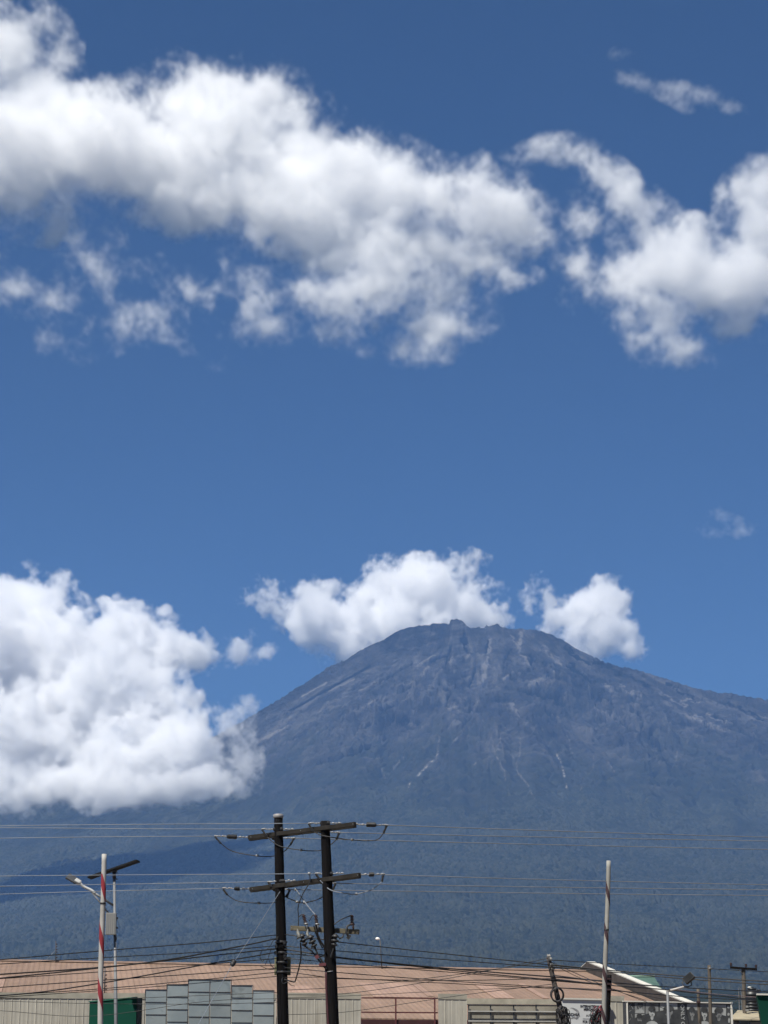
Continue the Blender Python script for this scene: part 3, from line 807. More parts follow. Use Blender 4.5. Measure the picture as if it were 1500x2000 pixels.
def sheet_mat(name, col, dark, along, pitch, seam, rough=0.65, tone=0.18, streak=(0.10, 0.09, 0.075), streak_f=0.5, bump=0.6, lf=0.65):
    """corrugated painted sheet; 'along' = unit vector across the ribs"""
    m = new_mat(name); nt = NT(m.node_tree)
    pos = nt.n('ShaderNodeNewGeometry').outputs['Position']
    q = nt.vmath('DOT_PRODUCT', pos, tuple(along))
    t = nt.math('FRACT', nt.math('DIVIDE', q, pitch))
    rib = nt.math('ABSOLUTE', nt.math('SUBTRACT', t, 0.5))
    cell = nt.math('FLOOR', nt.math('DIVIDE', q, seam))
    wn = nt.n('ShaderNodeTexWhiteNoise'); wn.noise_dimensions = '1D'; nt.link(cell, wn.inputs['W'])
    seamt = nt.math('FRACT', nt.math('DIVIDE', q, seam))
    line = nt.ramp(seamt, 0.0, 0.035, 1.0, 0.0)
    n = nt.noise(pos, 0.9, 6, 0.65).outputs[0]
    n2 = nt.noise(nt.vmath('MULTIPLY', pos, (1.6, 1.6, 0.25)), 1.6, 5, 0.65).outputs[0]
    f = nt.math('ADD', nt.math('MULTIPLY', nt.math('SUBTRACT', wn.outputs[0], 0.5), tone), nt.ramp(n, 0.3, 0.7, 0.9, 1.1))
    c = nt.vmath('SCALE', tuple(col), scale=f)
    c = nt.mix(nt.ramp(n2, 0.5, 0.72, 0, streak_f), c, streak)
    c = nt.mix(nt.math('MULTIPLY', line, lf), c, dark)
    b = nt.n('ShaderNodeBsdfPrincipled'); nt.link(c, b.inputs['Base Color'])
    b.inputs['Roughness'].default_value = rough; b.inputs['Specular IOR Level'].default_value = 0.35
    bp = nt.n('ShaderNodeBump'); bp.inputs['Strength'].default_value = bump; bp.inputs['Distance'].default_value = 0.03
    nt.link(nt.ramp(rib, 0.12, 0.38), bp.inputs['Height']); nt.link(bp.outputs[0], b.inputs['Normal'])
    out = nt.n('ShaderNodeOutputMaterial'); nt.link(b.outputs[0], out.inputs['Surface'])
    return m

def hY(x, y, h):
    """depth at which a photograph point lies h metres above the ground"""
    return (h - EYE.z) / tans(x, y)[1]

def down(p, q, z=0.0):
    """the line p-q carried on to height z"""
    p, q = Vector(p), Vector(q)
    return p + (q - p) * ((z - p.z) / (q.z - p.z))

# ------------------------------------------------------------------ warehouse with the pink roof
RA, RB = at(0, 1877, 117.0), None
RB = at(1140, 1897, 121.5)
sag = (RB.z - RA.z) / (RB - RA).xy.length                       # the old roof falls slightly to the right
rd = Vector((RB.x - RA.x, RB.y - RA.y, 0)).normalized()          # along the ridge
sn = Vector((-rd.y, rd.x, 0))                                    # from the eave to the ridge
E0 = at(780, 1988, 99.0)
run = (RA - E0).dot(sn)
EA = RA - sn * run; EA.z = E0.z - sag * (E0 - RA).dot(rd)
rise = RA.z - EA.z
rd3 = Vector((rd.x, rd.y, sag))
M_PINK = sheet_mat('pink_roof_sheet', (0.215, 0.143, 0.104), (0.12, 0.08, 0.058), rd, 0.28, 1.05, tone=0.22, streak=(0.18, 0.130, 0.09), streak_f=0.8)
M_PINKPALE = sheet_mat('faded_roof_sheet', (0.275, 0.182, 0.14), (0.18, 0.115, 0.09), rd, 0.28, 0.84, tone=0.14, streak=(0.27, 0.18, 0.14), streak_f=0.5)
M_BEIGE = sheet_mat('beige_fence_sheet', (0.37, 0.35, 0.30), (0.23, 0.215, 0.18), Vector((0.995, 0.1, 0)), 0.16, 0.62, tone=0.06, bump=0.15, lf=0.3, streak=(0.25, 0.225, 0.18), streak_f=0.6)
M_GREENROOF = sheet_mat('green_roof_sheet', (0.058, 0.108, 0.088), (0.03, 0.06, 0.05), rd, 0.42, 0.84, tone=0.2, streak=(0.08, 0.13, 0.10), streak_f=0.4)

def along(s, t, z=None, lift=0.0):
    """roof point: s metres along the ridge from RA, t = 0 at the eave, 1 at the ridge"""
    p = EA + rd * s + sn * (run * t)
    p.z = EA.z + sag * s + rise * t + lift
    return p
def s_of(x, y):
    """metres along the ridge where a photograph column crosses the roof at share t given by y (ray against the roof plane)"""
    d = at(x, y, 1.0) - EYE
    nrm = rd3.cross((sn * run + Vector((0, 0, rise))).normalized())
    k = (EA - EYE).dot(nrm) / d.dot(nrm)
    p = EYE + d * k
    return (p - EA).dot(rd), (p - EA).dot(sn) / run
S_R = s_of(1147, 1899)[0]
S_L = s_of(-160, 1900)[0]
_s, _t = s_of(1306, 1967)
S_E = S_R + (_s - S_R) / (1 - _t)                              # the verge leans out a little towards the eave
wh = thing('warehouse', 'long warehouse with a low faded pink sheet roof behind the beige fence', 'warehouse', (E0.x, E0.y, 0))
mb = MB(); th = Vector((0, 0, -0.06))
mb.slab([along(S_L, -0.01), along(S_E, -0.01), along(S_R, 1), along(S_L, 1)], th)
roof = mb.build('roof', M_PINK, wh)
mb = MB()
bk = lambda s, t: Vector((*(EA + rd * s + sn * run * (2 - t)).xy, EA.z + sag * s + rise * t))
mb.slab([bk(S_L, 0.999), bk(S_R, 0.999), bk(S_R, 0), bk(S_L, 0)], th)
mb.build('rear_roof', M_PINK, wh)
mb = MB()
mb.beam(along(S_L, 1, lift=0.05), along(S_R, 1, lift=0.05), 0.5, 0.08)
k = S_L
while k < S_R:                                                 # scalloped foam fillers under the ridge capping
    mb.box(along(k, 0.992, lift=0.05), 0.10, 0.12, 0.07); k += 0.28
mb.build('ridge_cap', pmat('pale_ridge_capping', (0.33, 0.24, 0.195), 0.6, var=0.15), roof)
for (x0, x1, y0, y1) in ((-60, 12, 1908, 1938), (540, 606, 1926, 1946), (700, 800, 1921, 1948), (806, 818, 1924, 1946), (926, 962, 1924, 1950), (1010, 1022, 1922, 1950), (270, 300, 1926, 1946)):
    s0, t1 = s_of(x0, y0); s1, _ = s_of(x1, y0); _, t0 = s_of((x0 + x1) / 2, y1)
    t1 = s_of((x0 + x1) / 2, y0)[1]
    mb = MB(); mb.slab([along(s0, t0, lift=0.035), along(s1, t0, lift=0.035), along(s1, t1, lift=0.035), along(s0, t1, lift=0.035)], (0, 0, -0.02)); mb.build('faded_sheet', M_PINKPALE, wh)
mb = MB()
for s0, s1, t0 in ((S_L, S_R, 0.02),):
    a, b = along(s0, t0, lift=-0.10), along(s1, t0, lift=-0.10)
    M_W = pmat('dark_maroon_wall', (0.05, 0.02, 0.018), 0.85, var=0.3)
    mb.slab([Vector((a.x, a.y, 0)), Vector((b.x, b.y, 0)), b, a], sn * 0.2); mb.build('wall', M_W, wh); mb = MB()
    a2, b2 = bk(s0, 0.02) + Vector((0, 0, -0.1)), bk(s1, 0.02) + Vector((0, 0, -0.1))
    mb.slab([Vector((a2.x, a2.y, 0)), Vector((b2.x, b2.y, 0)), b2, a2], -sn * 0.2)
mb.build('wall', M_W, wh)
for s in (S_L + 0.1, S_R - 0.25):
    mb = MB()
    pts = [along(s, 0.03, lift=-0.1), along(s, 1, lift=-0.12), bk(s, 0.03) + Vector((0, 0, -0.1))]
    base = [Vector((pts[2].x, pts[2].y, 0)), Vector((pts[0].x, pts[0].y, 0))]
    mb.slab(pts + base, rd * 0.15); mb.build('gable_wall', M_WALLGREY, wh)
mb = MB()
mb.beam(along(S_L, -0.02, lift=-0.12), along(S_R, -0.02, lift=-0.12), 0.16, 0.16)
mb.build('gutter', M_MAROON, wh)
# raised white-capped verge at the right-hand gable
up_s = (sn * run + Vector((0, 0, rise))).normalized()
mb = MB()
a, b = along(S_E + 0.15, -0.04, lift=0.22), along(S_R + 0.15, 1.0, lift=0.22)
mb.beam(a, b, 0.12, 0.52)
c = bk(S_R + 0.15, 0.7) + Vector((0, 0, 0.22))
mb.beam(b, c, 0.12, 0.52)
verge = mb.build('verge_board', M_DARKSOFFIT, wh)
mb = MB()
off = rd * 0.20 + Vector((0, 0, 0.29))
mb.beam(a + off, b + off, 0.40, 0.05); mb.beam(b + off + sn * 0.05, c + off, 0.46, 0.05)
mb.build('verge_capping', M_WHITETRIM, verge)

# ------------------------------------------------------------------ green-roofed building behind
g1 = at(1278, 1908, 150.0); gz = g1.z
g0 = at(1196, 1906, hY(1196, 1906, gz))
gdir = Vector((1, 0.05, 0)).normalized(); gn = Vector((-gdir.y, gdir.x, 0))
gb = thing('green_roof_building', 'building with a bright green corrugated roof behind the white roof verge', 'building', (g0.x, g0.y, 0))
gr = g1; gl = g1 - gdir * 8.2
fr = at(1305, 1951, 141.5); fl = fr - gdir * 9.0
br, bl = Vector((*(gr + gn * 8.5).xy, fr.z)), Vector((*(gl + gn * 8.5).xy, fr.z))
mb = MB(); mb.slab([fl, fr, gr, gl], (0, 0, -0.06)); mb.slab([gl + gn * 0.01, gr + gn * 0.01, br, bl], (0, 0, -0.06))
gro = mb.build('roof', M_GREENROOF, gb)
mb = MB(); mb.beam(gl + Vector((0, 0, 0.06)), gr + Vector((0, 0, 0.06)), 0.4, 0.08); mb.build('ridge_cap', pmat('pale_green_capping', (0.25, 0.36, 0.28), 0.6), gro)
mb = MB()
q = [p - Vector((0, 0, 0.08)) + gdir * sh + gn * sy for p, sh, sy in ((fl, 0.3, 0.4), (fr, -0.5, 0.4), (br, -0.3, -0.4), (bl, 0.3, -0.4))]
for u, v in zip(q, q[1:] + q[:1]):
    dd = (v - u).normalized(); nn = Vector((-dd.y, dd.x, 0)) * 0.15
    mb.slab([Vector((u.x, u.y, 0)), Vector((v.x, v.y, 0)), v + Vector((0, 0, -0.1)), u + Vector((0, 0, -0.1))], nn)
mb.build('wall', M_WALLGREY, gb)

# ------------------------------------------------------------------ the fence line
def fY(x): return 84.0 + 8.0 * x / 1430.0
def fence_span(name, label, x0, x1, y0, y1, mat=None, cap=True, d=0.05):
    a, b = at(x0, y0, fY(x0)), at(x1, y1, fY(x1))
    t = thing(name, label, 'fence', (a.x, a.y, 0))
    dd = Vector((b.x - a.x, b.y - a.y, 0)).normalized(); nn = Vector((-dd.y, dd.x, 0))
    # trapezoid ribs: real folded sheet
    mb = MB(); L = (Vector((b.x, b.y, 0)) - Vector((a.x, a.y, 0))).length
    pitch = 0.30; n = max(2, int(L / pitch)); xs = []
    for k in range(n):
        for f, o in ((0, 0), (0.86, 0), (0.90, -0.012), (0.97, -0.012)):
            xs.append(((k + f) * L / n, o))
    xs.append((L, 0))
    lo = [mb.bm.verts.new(Vector((a.x, a.y, 0.05)) + dd * q + nn * o) for q, o in xs]
    hi = [mb.bm.verts.new(Vector((a.x, a.y, a.z + (b.z - a.z) * q / L)) + dd * q + nn * o) for q, o in xs]
    for i in range(len(xs) - 1): mb.bm.faces.new((lo[i], lo[i + 1], hi[i + 1], hi[i]))
    mb.build('sheet', mat or M_BEIGE, t)
    k = 0.4
    while k < L:
        mb = MB()
        p = Vector((a.x, a.y, 0)) + dd * k + nn * 0.09
        mb.beam(p, p + Vector((0, 0, a.z - 0.1)), 0.08, 0.08, up=(0, 1, 0)); k += 2.4; mb.build('post', M_DARKFRAME, t)
    if cap:
        mb = MB(); mb.beam(a + Vector((0, 0, 0.06)) + nn * 0.005, b + Vector((0, 0, 0.06)) + nn * 0.005, 0.05, 0.22)
        mb.build('capping', pmat('pale_fence_capping', (0.30, 0.28, 0.23), 0.7, var=0.2), t)
    return t
fence_span('sheet_fence', 'long beige ribbed sheet fence at the far left behind the green board', -230, 540, 1946, 1950)
fence_span('sheet_fence', 'beige ribbed sheet fence right behind the two dark wooden poles', 541, 705, 1947, 1949)
fence_span('sheet_fence', 'narrow beige ribbed sheet fence between the maroon rails and the boarded frame', 856, 912, 1949, 1950)
fence_span('sheet_fence', 'short beige fence panel between the white sign and the photo billboard', 1189, 1219, 1953, 1954)

# maroon railing in the gap
a, b = at(706, 1949, fY(706)), at(855, 1950, fY(855))
rl = thing('steel_railing', 'thin maroon steel railing filling the gap in the beige fence', 'railing', (a.x, a.y, 0))
for y in (1949, 1977):
    mb = MB(); mb.beam(at(706, y, fY(706)), at(855, y + 1, fY(855)), 0.05, 0.05); mb.build('rail', M_MAROON, rl)
for x in (773, 849):
    mb = MB(); p = at(x, 1948, fY(x) - 0.05); mb.beam(p, Vector((p.x, p.y, 0)), 0.06, 0.06, up=(0, 1, 0)); mb.build('post', M_MAROON, rl)
mb = MB(); mb.slab([at(706, 1992, fY(706)), at(855, 1992, fY(855)), Vector((b.x, b.y, 0.05)), Vector((a.x, a.y, 0.05))], (0, 0.05, 0)); mb.build('sheet', pmat('dark_maroon_sheet', (0.045, 0.014, 0.015), 0.7), rl)

# boarded frame
bf = thing('boarded_frame', 'grey boarded frame with dark posts and white rails beside the white sign', 'hoarding', (at(912, 1950, fY(912)).x, at(912, 1950, fY(912)).y, 0))
FO = -0.10
def fp(x, y, o=0.0): return at(x, y, fY(x) + o)
M_BOARD = pmat('stained_grey_board', (0.25, 0.23, 0.19), 0.8, var=0.2, scale=1.5, stretch=(1, 1, 0.4), dirt=((0.13, 0.115, 0.09), 0.6))
for i, (x0, x1) in enumerate(((914, 958), (958, 1003), (1003, 1047), (1047, 1094))):
    mb = MB(); p0, p1 = fp(x0, 1962), fp(x1, 1963)
    mb.slab([p0, p1, Vector((p1.x, p1.y, 0.05)), Vector((p0.x, p0.y, 0.05))], (0, 0.04, 0)); mb.build('board', M_BOARD, bf)
mb = MB(); mb.slab([fp(912, 1950, FO * 0.3), fp(1094, 1952, FO * 0.3), fp(1094, 1962, FO * 0.3), fp(912, 1961, FO * 0.3)], (0, 0.06, 0)); mb.build('header_board', pmat('beige_header_board', (0.36, 0.33, 0.26), 0.8, var=0.2, scale=2, dirt=((0.2, 0.18, 0.14), 0.5)), bf)
for x in (915, 958, 1003, 1047, 1090):
    mb = MB(); p = fp(x, 1962, FO); mb.beam(p, Vector((p.x, p.y, 0)), 0.05, 0.05, up=(0, 1, 0)); mb.build('post', M_DARKFRAME, bf)
mb = MB(); mb.beam(fp(912, 1962, FO * 1.4), fp(1094, 1963.5, FO * 1.4), 0.04, 0.03); mb.build('top_bar', M_DARKFRAME, bf)
M_RAILW = pmat('white_rail_paint', (0.42, 0.41, 0.38), 0.6)
for y in (1975, 1994):
    mb = MB(); mb.beam(fp(915, y, FO * 1.5), fp(1092, y + 1, FO * 1.5), 0.05, 0.045); mb.build('rail', M_RAILW, bf)

# ------------------------------------------------------------------ lettering
def lettering(txt, p, size, mat, parent, rot=0.0, bold=0.0, squeeze=1.0):
    """flat text standing up, facing the street; p = left end of the baseline; rot turns it in its own plane"""
    c = bpy.data.curves.new('lettering', 'FONT'); c.body = txt; c.size = size; c.extrude = 0.004; c.offset = bold
    tmp = bpy.data.objects.new('lettering_source', c); COL.objects.link(tmp)
    bpy.context.view_layer.update()
    me = bpy.data.meshes.new_from_object(tmp.evaluated_get(bpy.context.evaluated_depsgraph_get()))
    COL.objects.unlink(tmp); bpy.data.objects.remove(tmp); bpy.data.curves.remove(c)
    me.materials.clear(); me.materials.append(mat)
    o = bpy.data.objects.new('lettering', me); COL.objects.link(o)
    o.parent = parent
    yaw = math.atan2(8.0, 1430 * 1.03 / FPX * 88)
    o.matrix_local = Matrix.Translation(Vector(p) - parent_origin(parent)) @ Matrix.Rotation(yaw, 4, 'Z') @ Matrix.Rotation(math.pi / 2, 4, 'X') @ Matrix.Rotation(rot, 4, 'Z') @ Matrix.Diagonal((squeeze, 1, 1, 1))
    return o

# white sign
sg = thing('merchant_sign', 'white merchant sign with a crescent logo and dark lettering', 'sign', (fp(1097, 1950).x, fp(1097, 1950).y, 0))
SO = -0.25
mb = MB(); p0, p1 = fp(1097, 1951, SO), fp(1190, 1953, SO)
mb.slab([p0, p1, Vector((p1.x, p1.y, 1.2)), Vector((p0.x, p0.y, 1.2))], (0, 0.05, 0)); mb.build('panel', M_SIGNWHITE, sg)
mb = MB(); mb.beam(fp(1096, 1950.4, SO), fp(1191, 1952.4, SO), 0.12, 0.06); mb.build('edge_trim', M_WHITETRIM, sg)
for x in (1100, 1186):
    mb = MB(); p = fp(x, 1953, SO + 0.12); mb.beam(p, Vector((p.x, p.y, 0)), 0.08, 0.08, up=(0, 1, 0)); mb.build('post', M_DARKFRAME, sg)
pw = px(fY(1150))
L_ = lambda t, x, y, w, mat, hgt, bold=0.004: lettering(t, fp(x, y, SO - 0.012), hgt * pw * 1.4, mat, sg, 0, bold, w)
L_('INTERNATIONAL METAL', 1133.5, 1967.3, 0.86, M_INK, 4.2)
L_('MERCHANTS LTD', 1140, 1973.4, 0.88, M_INK, 4.2)
L_('LODHIA', 1105.5, 1984, 0.98, M_INK, 5.2)
L_('INDUSTRIES', 1107, 1989.2, 0.95, M_INKGREY, 3.1, 0.002)
L_('AUTHORISED', 1145, 1985.0, 0.90, M_INK, 3.6, 0.001)
L_('FOR STEEL PRODUCTS', 1138, 1998.2, 0.74, M_INK, 5.0)
mb = MB()
mb.beam(fp(1138, 1989.5, SO - 0.012), fp(1188, 1990.2, SO - 0.012), 0.008, 0.015)
mb.build('rule_line', M_INKGREY, sg)
mb = MB()
ctr = (1116.5, 1981)
for (r_, wmax, a0, a1) in ((15.5, 2.4, -55, 100), (12.4, 1.0, -40, 80)):
    N = 22
    for k in range(N):
        aa = [R(a0 + (a1 - a0) * (k + e) / N) for e in (0, 1)]
        ww = [wmax * math.sin(math.pi * min(max((k + e) / N, 0.02), 0.98)) for e in (0, 1)]
        q = [fp(ctr[0] + (r_ - w_ * sgn) * math.cos(A_), ctr[1] - (r_ * 0.82 - w_ * sgn) * math.sin(A_), SO - 0.012) for A_, w_, sgn in ((aa[0], ww[0], 0), (aa[1], ww[1], 0), (aa[1], ww[1], 1), (aa[0], ww[0], 1))]
        mb.slab(q, (0, 0.006, 0))
mb.build('crescent_logo', M_INKGREY, sg)

# photo billboard
bb = thing('photo_billboard', 'wide billboard of black and white portrait photographs with a white top rail', 'billboard', (fp(1222, 1957).x, fp(1222, 1957).y, 0))
BO = -0.30
mb = MB(); p0, p1 = fp(1222, 1957, BO), fp(1428, 1960, BO)
mb.slab([p0, p1, Vector((p1.x, p1.y, 1.0)), Vector((p0.x, p0.y, 1.0))], (0, 0.06, 0)); mb.build('panel', M_DARKPRINT, bb)
mb = MB(); mb.beam(fp(1216, 1955.5, BO), fp(1429, 1959.2, BO), 0.14, 0.045); mb.build('top_rail', M_WHITETRIM, bb)
for x, m_ in ((1219, M_DARKFRAME), (1224, M_WHITETRIM), (1428, M_WHITETRIM)):
    mb = MB(); p = fp(x, 1957, BO - 0.02); mb.beam(p, Vector((p.x, p.y, 0)), 0.08 if m_ is M_WHITETRIM else 0.12, 0.07, up=(0, 1, 0)); mb.build('post', m_, bb)
def disc(mb, x, y, rx, ry, o, n=14, tilt=0.0, a0=0, a1=360):
    pts = []
    for k in range(n):
        t = R(a0 + (a1 - a0) * k / (n - (0 if a1 - a0 >= 360 else 1)))
        u, v = rx * math.cos(t), ry * math.sin(t)
        pts.append(fp(x + u * math.cos(tilt) - v * math.sin(tilt), y - u * math.sin(tilt) - v * math.cos(tilt), o))
    mb.slab(pts, (0, 0.003, 0))
def tile(mb, x0, x1, y0, y1, o): mb.slab([fp(x0, y0, o), fp(x1, y0 + 0.3, o), fp(x1, y1 + 0.3, o), fp(x0, y1, o)], (0, 0.003, 0))
b1, b2, b3 = BO - 0.006, BO - 0.012, BO - 0.018
for (x0, x1, y0, y1, hd) in ((1240, 1259, 1959, 1978, 'l'), (1240, 1259, 1980, 2002, 'm'), (1261, 1286, 1959, 2002, 'p'), (1289, 1323, 1959, 1998, 'q'), (1342, 1362, 1961, 2002, 'm'), (1364, 1388, 1961, 2002, 'p'), (1390, 1418, 1962, 2002, 'q')):
    light, mid, darkp = MB(), MB(), MB()
    tile(mid if hd in 'lp' else light, x0, x1, y0, y1, b1)
    cx, w = (x0 + x1) / 2, (x1 - x0); top = y0 + (y1 - y0) * 0.34
    hair = {'l': -0.6, 'm': 0.4, 'p': 0.2, 'q': -0.3}[hd]
    fm = light if hd in 'lp' else mid
    disc(fm, cx, top + 4, w * 0.24, min(9, w * 0.36), b2, tilt=hair * 0.3)                        # face
    disc(darkp, cx - hair * 2, top - 3, w * 0.29, min(6, w * 0.27), b3, 12, hair * 0.3)           # hair
    disc(darkp, cx + w * 0.22 * (1 if hair > 0 else -1), top + 2, w * 0.08, 6, b3, 10, 0.3)
    disc(fm, cx, top + 14, w * 0.12, 5, b2, 8)
    disc(darkp if hd in 'mq' else light, cx, y1 + 1, w * 0.48, 9, b3, 14, 0, 0, 180)               # shoulders
    disc(darkp, cx - w * 0.07, top + 3.2, w * 0.05, 0.8, b3, 6); disc(darkp, cx + w * 0.1, top + 3.2, w * 0.05, 0.8, b3, 6)
    disc(darkp, cx + w * 0.02, top + 8.3, w * 0.07, 0.7, b3, 6)
    pr = (mid if hd in 'lp' else light).build('portrait', M_MIDGREY if hd in 'lp' else M_CREAM, bb)
    (light if hd in 'lp' else mid).build('portrait_face', M_CREAM if hd in 'lp' else M_MIDGREY, pr); darkp.build('portrait_hair', M_DARKPRINT, pr)
for (x, y, t) in ((1231, 1963, 0.9), (1235, 1968, 2.1), (1230, 1975, 0.5), (1234, 1984, 1.9), (1230, 1992, 1.0)):
    mid = MB(); disc(mid, x, y, 4.2, 0.8, b2, 8, t); mid.build('leaf_print', M_MIDGREY, bb)
for (x, y, u, v) in ((1422.5, 1967, 2.6, 3.4), (1423, 1981, 2.4, 3.0), (1424, 1993, 2, 5)):
    mid = MB(); disc(mid, x, y, u, v, b2); mid.build('round_print', M_CREAM, bb)
lettering('ONLY ONE', fp(1329.5, 1961.5, BO - 0.012), 8.0 * pw * 1.25, M_CREAM, bb, -math.pi / 2, 0.004, 1.05)

# ------------------------------------------------------------------ green board and stepped glass screen
g = thing('green_board', 'large plain dark green board in front of the beige fence', 'hoarding', (at(175, 1957, 78).x, 78, 0))
mb = MB()
p0, p1 = at(175, 1957.5, 78), at(267, 1949, 77)
mb.slab([p0, p1, Vector((p1.x, p1.y, 0.3)), Vector((p0.x, p0.y, 0.3))], (0.02, 0.10, 0)); mb.build('panel', M_GREENBOARD, g)
mb = MB()
mb.slab([p1 + Vector((0.003, 0.0, 0.01)), p1 + Vector((0.11, 0.55, 0.01)), Vector((p1.x + 0.11, p1.y + 0.55, 0.2)), Vector((p1.x + 0.003, p1.y, 0.2))], (0.03, -0.006, 0)); mb.build('side_board', M_GREENSHADE, g)
mb = MB()
mb.beam(p0 + Vector((0, 0.02, 0.02)), p1 + Vector((0, 0.02, 0.02)), 0.10, 0.035); mb.build('top_edge', pmat('green_edge_trim', (0.02, 0.10, 0.065), 0.5), g)
for q in (0.15, 0.85):
    mb = MB(); p = p0.lerp(p1, q) + Vector((0, 0.16, 0)); mb.beam(p, Vector((p.x, p.y, 0)), 0.08, 0.08, up=(0, 1, 0)); mb.build('post', M_DARKFRAME, g)

M_PANE = new_mat('grey_reflective_glass'); nt = NT(M_PANE.node_tree)
pos = nt.n('ShaderNodeNewGeometry').outputs['Position']
n1 = nt.noise(pos, 0.7, 5, 0.6).outputs[0]; n2 = nt.noise(nt.vmath('MULTIPLY', pos, (1, 1, 2.2)), 1.1, 6, 0.65, 0.6).outputs[0]
c = nt.mix(nt.ramp(n1, 0.35, 0.65), (0.20, 0.235, 0.25), (0.26, 0.295, 0.305))
c = nt.mix(nt.ramp(n2, 0.56, 0.68, 0, 0.5), c, (0.12, 0.14, 0.15))
b = nt.n('ShaderNodeBsdfPrincipled'); nt.link(c, b.inputs['Base Color']); b.inputs['Roughness'].default_value = 0.22; b.inputs['Specular IOR Level'].default_value = 0.8
bp = nt.n('ShaderNodeBump'); bp.inputs['Strength'].default_value = 0.12; bp.inputs['Distance'].default_value = 0.05; nt.link(n1, bp.inputs['Height']); nt.link(bp.outputs[0], b.inputs['Normal'])
out = nt.n('ShaderNodeOutputMaterial'); nt.link(b.outputs[0], out.inputs['Surface'])
gs = thing('glass_screen', 'stepped screen of grey glass panes in thin dark frames', 'screen', (at(410, 1950, 80).x, 80.4, 0))
def gY(x): return 79.6 + (x - 283) * 0.004
cols = [(284, 326, 1933), (326, 368, 1923), (368, 410, 1913), (410, 451, 1913.5), (452, 493, 1924.5), (494, 535, 1934.5)]
for x0, x1, yt in cols:
    for k in range(5):
        y0, y1 = yt + 24.3 * k, yt + 24.3 * (k + 1)
        if y0 > 2040: break
        mb = MB(); tilt = random.uniform(-0.02, 0.02)
        A_, B_ = at(x0 + 0.6, y0 + 0.6, gY(x0)), at(x1 - 0.6, y0 + 0.6, gY(x1)); C_, D_ = at(x1 - 0.6, y1 - 0.6, gY(x1) + tilt), at(x0 + 0.6, y1 - 0.6, gY(x0) + tilt)
        mb.slab([A_, B_, C_, D_], (0, 0.02, 0)); mb.build('pane', M_PANE, gs)
mb = MB(); W = 0.022
for i, (x0, x1, yt) in enumerate(cols):
    for k in range(6):
        y = yt + 24.3 * k
        if y > 2050: break
        mb.beam(at(x0, y, gY(x0) - 0.006), at(x1, y + 0.2, gY(x1) - 0.006), 0.02, W * (1.0 if k else 1.3))
    tl = min(yt, cols[i - 1][2] if i else yt)
    p = at(x0, tl - 0.8, gY(x0) - 0.008); mb.beam(p, Vector((p.x, p.y, 0)), 0.024, W * 1.15, up=(0, 1, 0))
p = at(535.5, 1934, gY(535) - 0.008); mb.beam(p, Vector((p.x, p.y, 0)), 0.024, W * 1.15, up=(0, 1, 0))
mb.build('frame', M_DARKFRAME, gs)
# ------------------------------------------------------------------ curves through photograph points
def smooth_pts(ctrl, n=40):
    """Catmull-Rom through (x, y, Y) control points, given in photograph points and metres of depth"""
    P = [Vector(c) for c in ctrl]
    if len(P) == 2:
        return [at(*P[0].lerp(P[1], k / n)) for k in range(n + 1)]
    P = [P[0] * 2 - P[1]] + P + [P[-1] * 2 - P[-2]]
    out = []
    segs = len(P) - 3
    per = max(3, n // segs)
    for i in range(segs):
        p0, p1, p2, p3 = P[i:i + 4]
        for k in range(per + (1 if i == segs - 1 else 0)):
            t = k / per
            q = 0.5 * ((2 * p1) + (p2 - p0) * t + (2 * p0 - 5 * p1 + 4 * p2 - p3) * t * t + (3 * p1 - p0 - 3 * p2 + p3) * t ** 3)
            out.append(at(*q))
    return out

def px_tube(mb, ctrl, r, n=40, sides=6):
    mb.tube(smooth_pts(ctrl, n), r, sides); return mb

# ------------------------------------------------------------------ twin wooden pole with crossarms
YL, YRp = 70.8, 69.2
pt, pl = at(543.5, 1592, YL), at(553, 2000, YL); pb = down(pt, pl, -0.3)
qt, ql = at(634.5, 1604, YRp), at(650, 2000, YRp); qb = down(qt, ql, -0.3)
hp = thing('power_pole', 'dark twin wooden power pole with tilted crossarms and ribbed insulators', 'power pole', ((pb.x + qb.x) / 2, 70, 0))
def pole_mesh(a, b, ra, rb, n=18, wob=0.012, rings=26):
    mb = MB(); pts = []; rs = []
    for k in range(rings):
        t = k / (rings - 1); p = b.lerp(a, t)
        pts.append(p + Vector((mnoise.noise((t * 5, a.x, 0)) * wob, mnoise.noise((t * 5, a.x, 9)) * wob, 0))); rs.append(rb + (ra - rb) * t)
    mb.tube(pts, rs, n)
    return mb
p1o = pole_mesh(pt, pb, 0.142, 0.205).build('pole', M_CREO, hp)
mb = MB(); mb.lathe(pt - Vector((0, 0, 0.10)), pt + Vector((0, 0, 0.05)), [(0, 0.15), (0.1, 0.165), (0.75, 0.168), (0.9, 0.13), (1, 0.02)], 18); mb.build('pole_cap', pmat('lead_pole_cap', (0.25, 0.24, 0.24), 0.6, 0.2), p1o)
p2o = pole_mesh(qt, qb, 0.146, 0.225).build('pole', M_CREO, hp)
mb = MB(); mb.tube([at(639, 1898.0, YRp - 0.2), at(648, 1896.8, YRp - 0.21), at(655.5, 1895.4, YRp - 0.02)], 0.012, 6); mb.build('strap', M_BRIGHT, p2o)
mb = MB(); px_tube(mb, [(637, 1896, YRp - 0.12), (637.5, 1930, YRp - 0.14), (641, 2000, YRp - 0.16), (644, 2080, YRp - 0.18)], 0.035, 12); mb.build('riser_conduit', pmat('maroon_conduit', (0.06, 0.02, 0.024), 0.5), p2o)

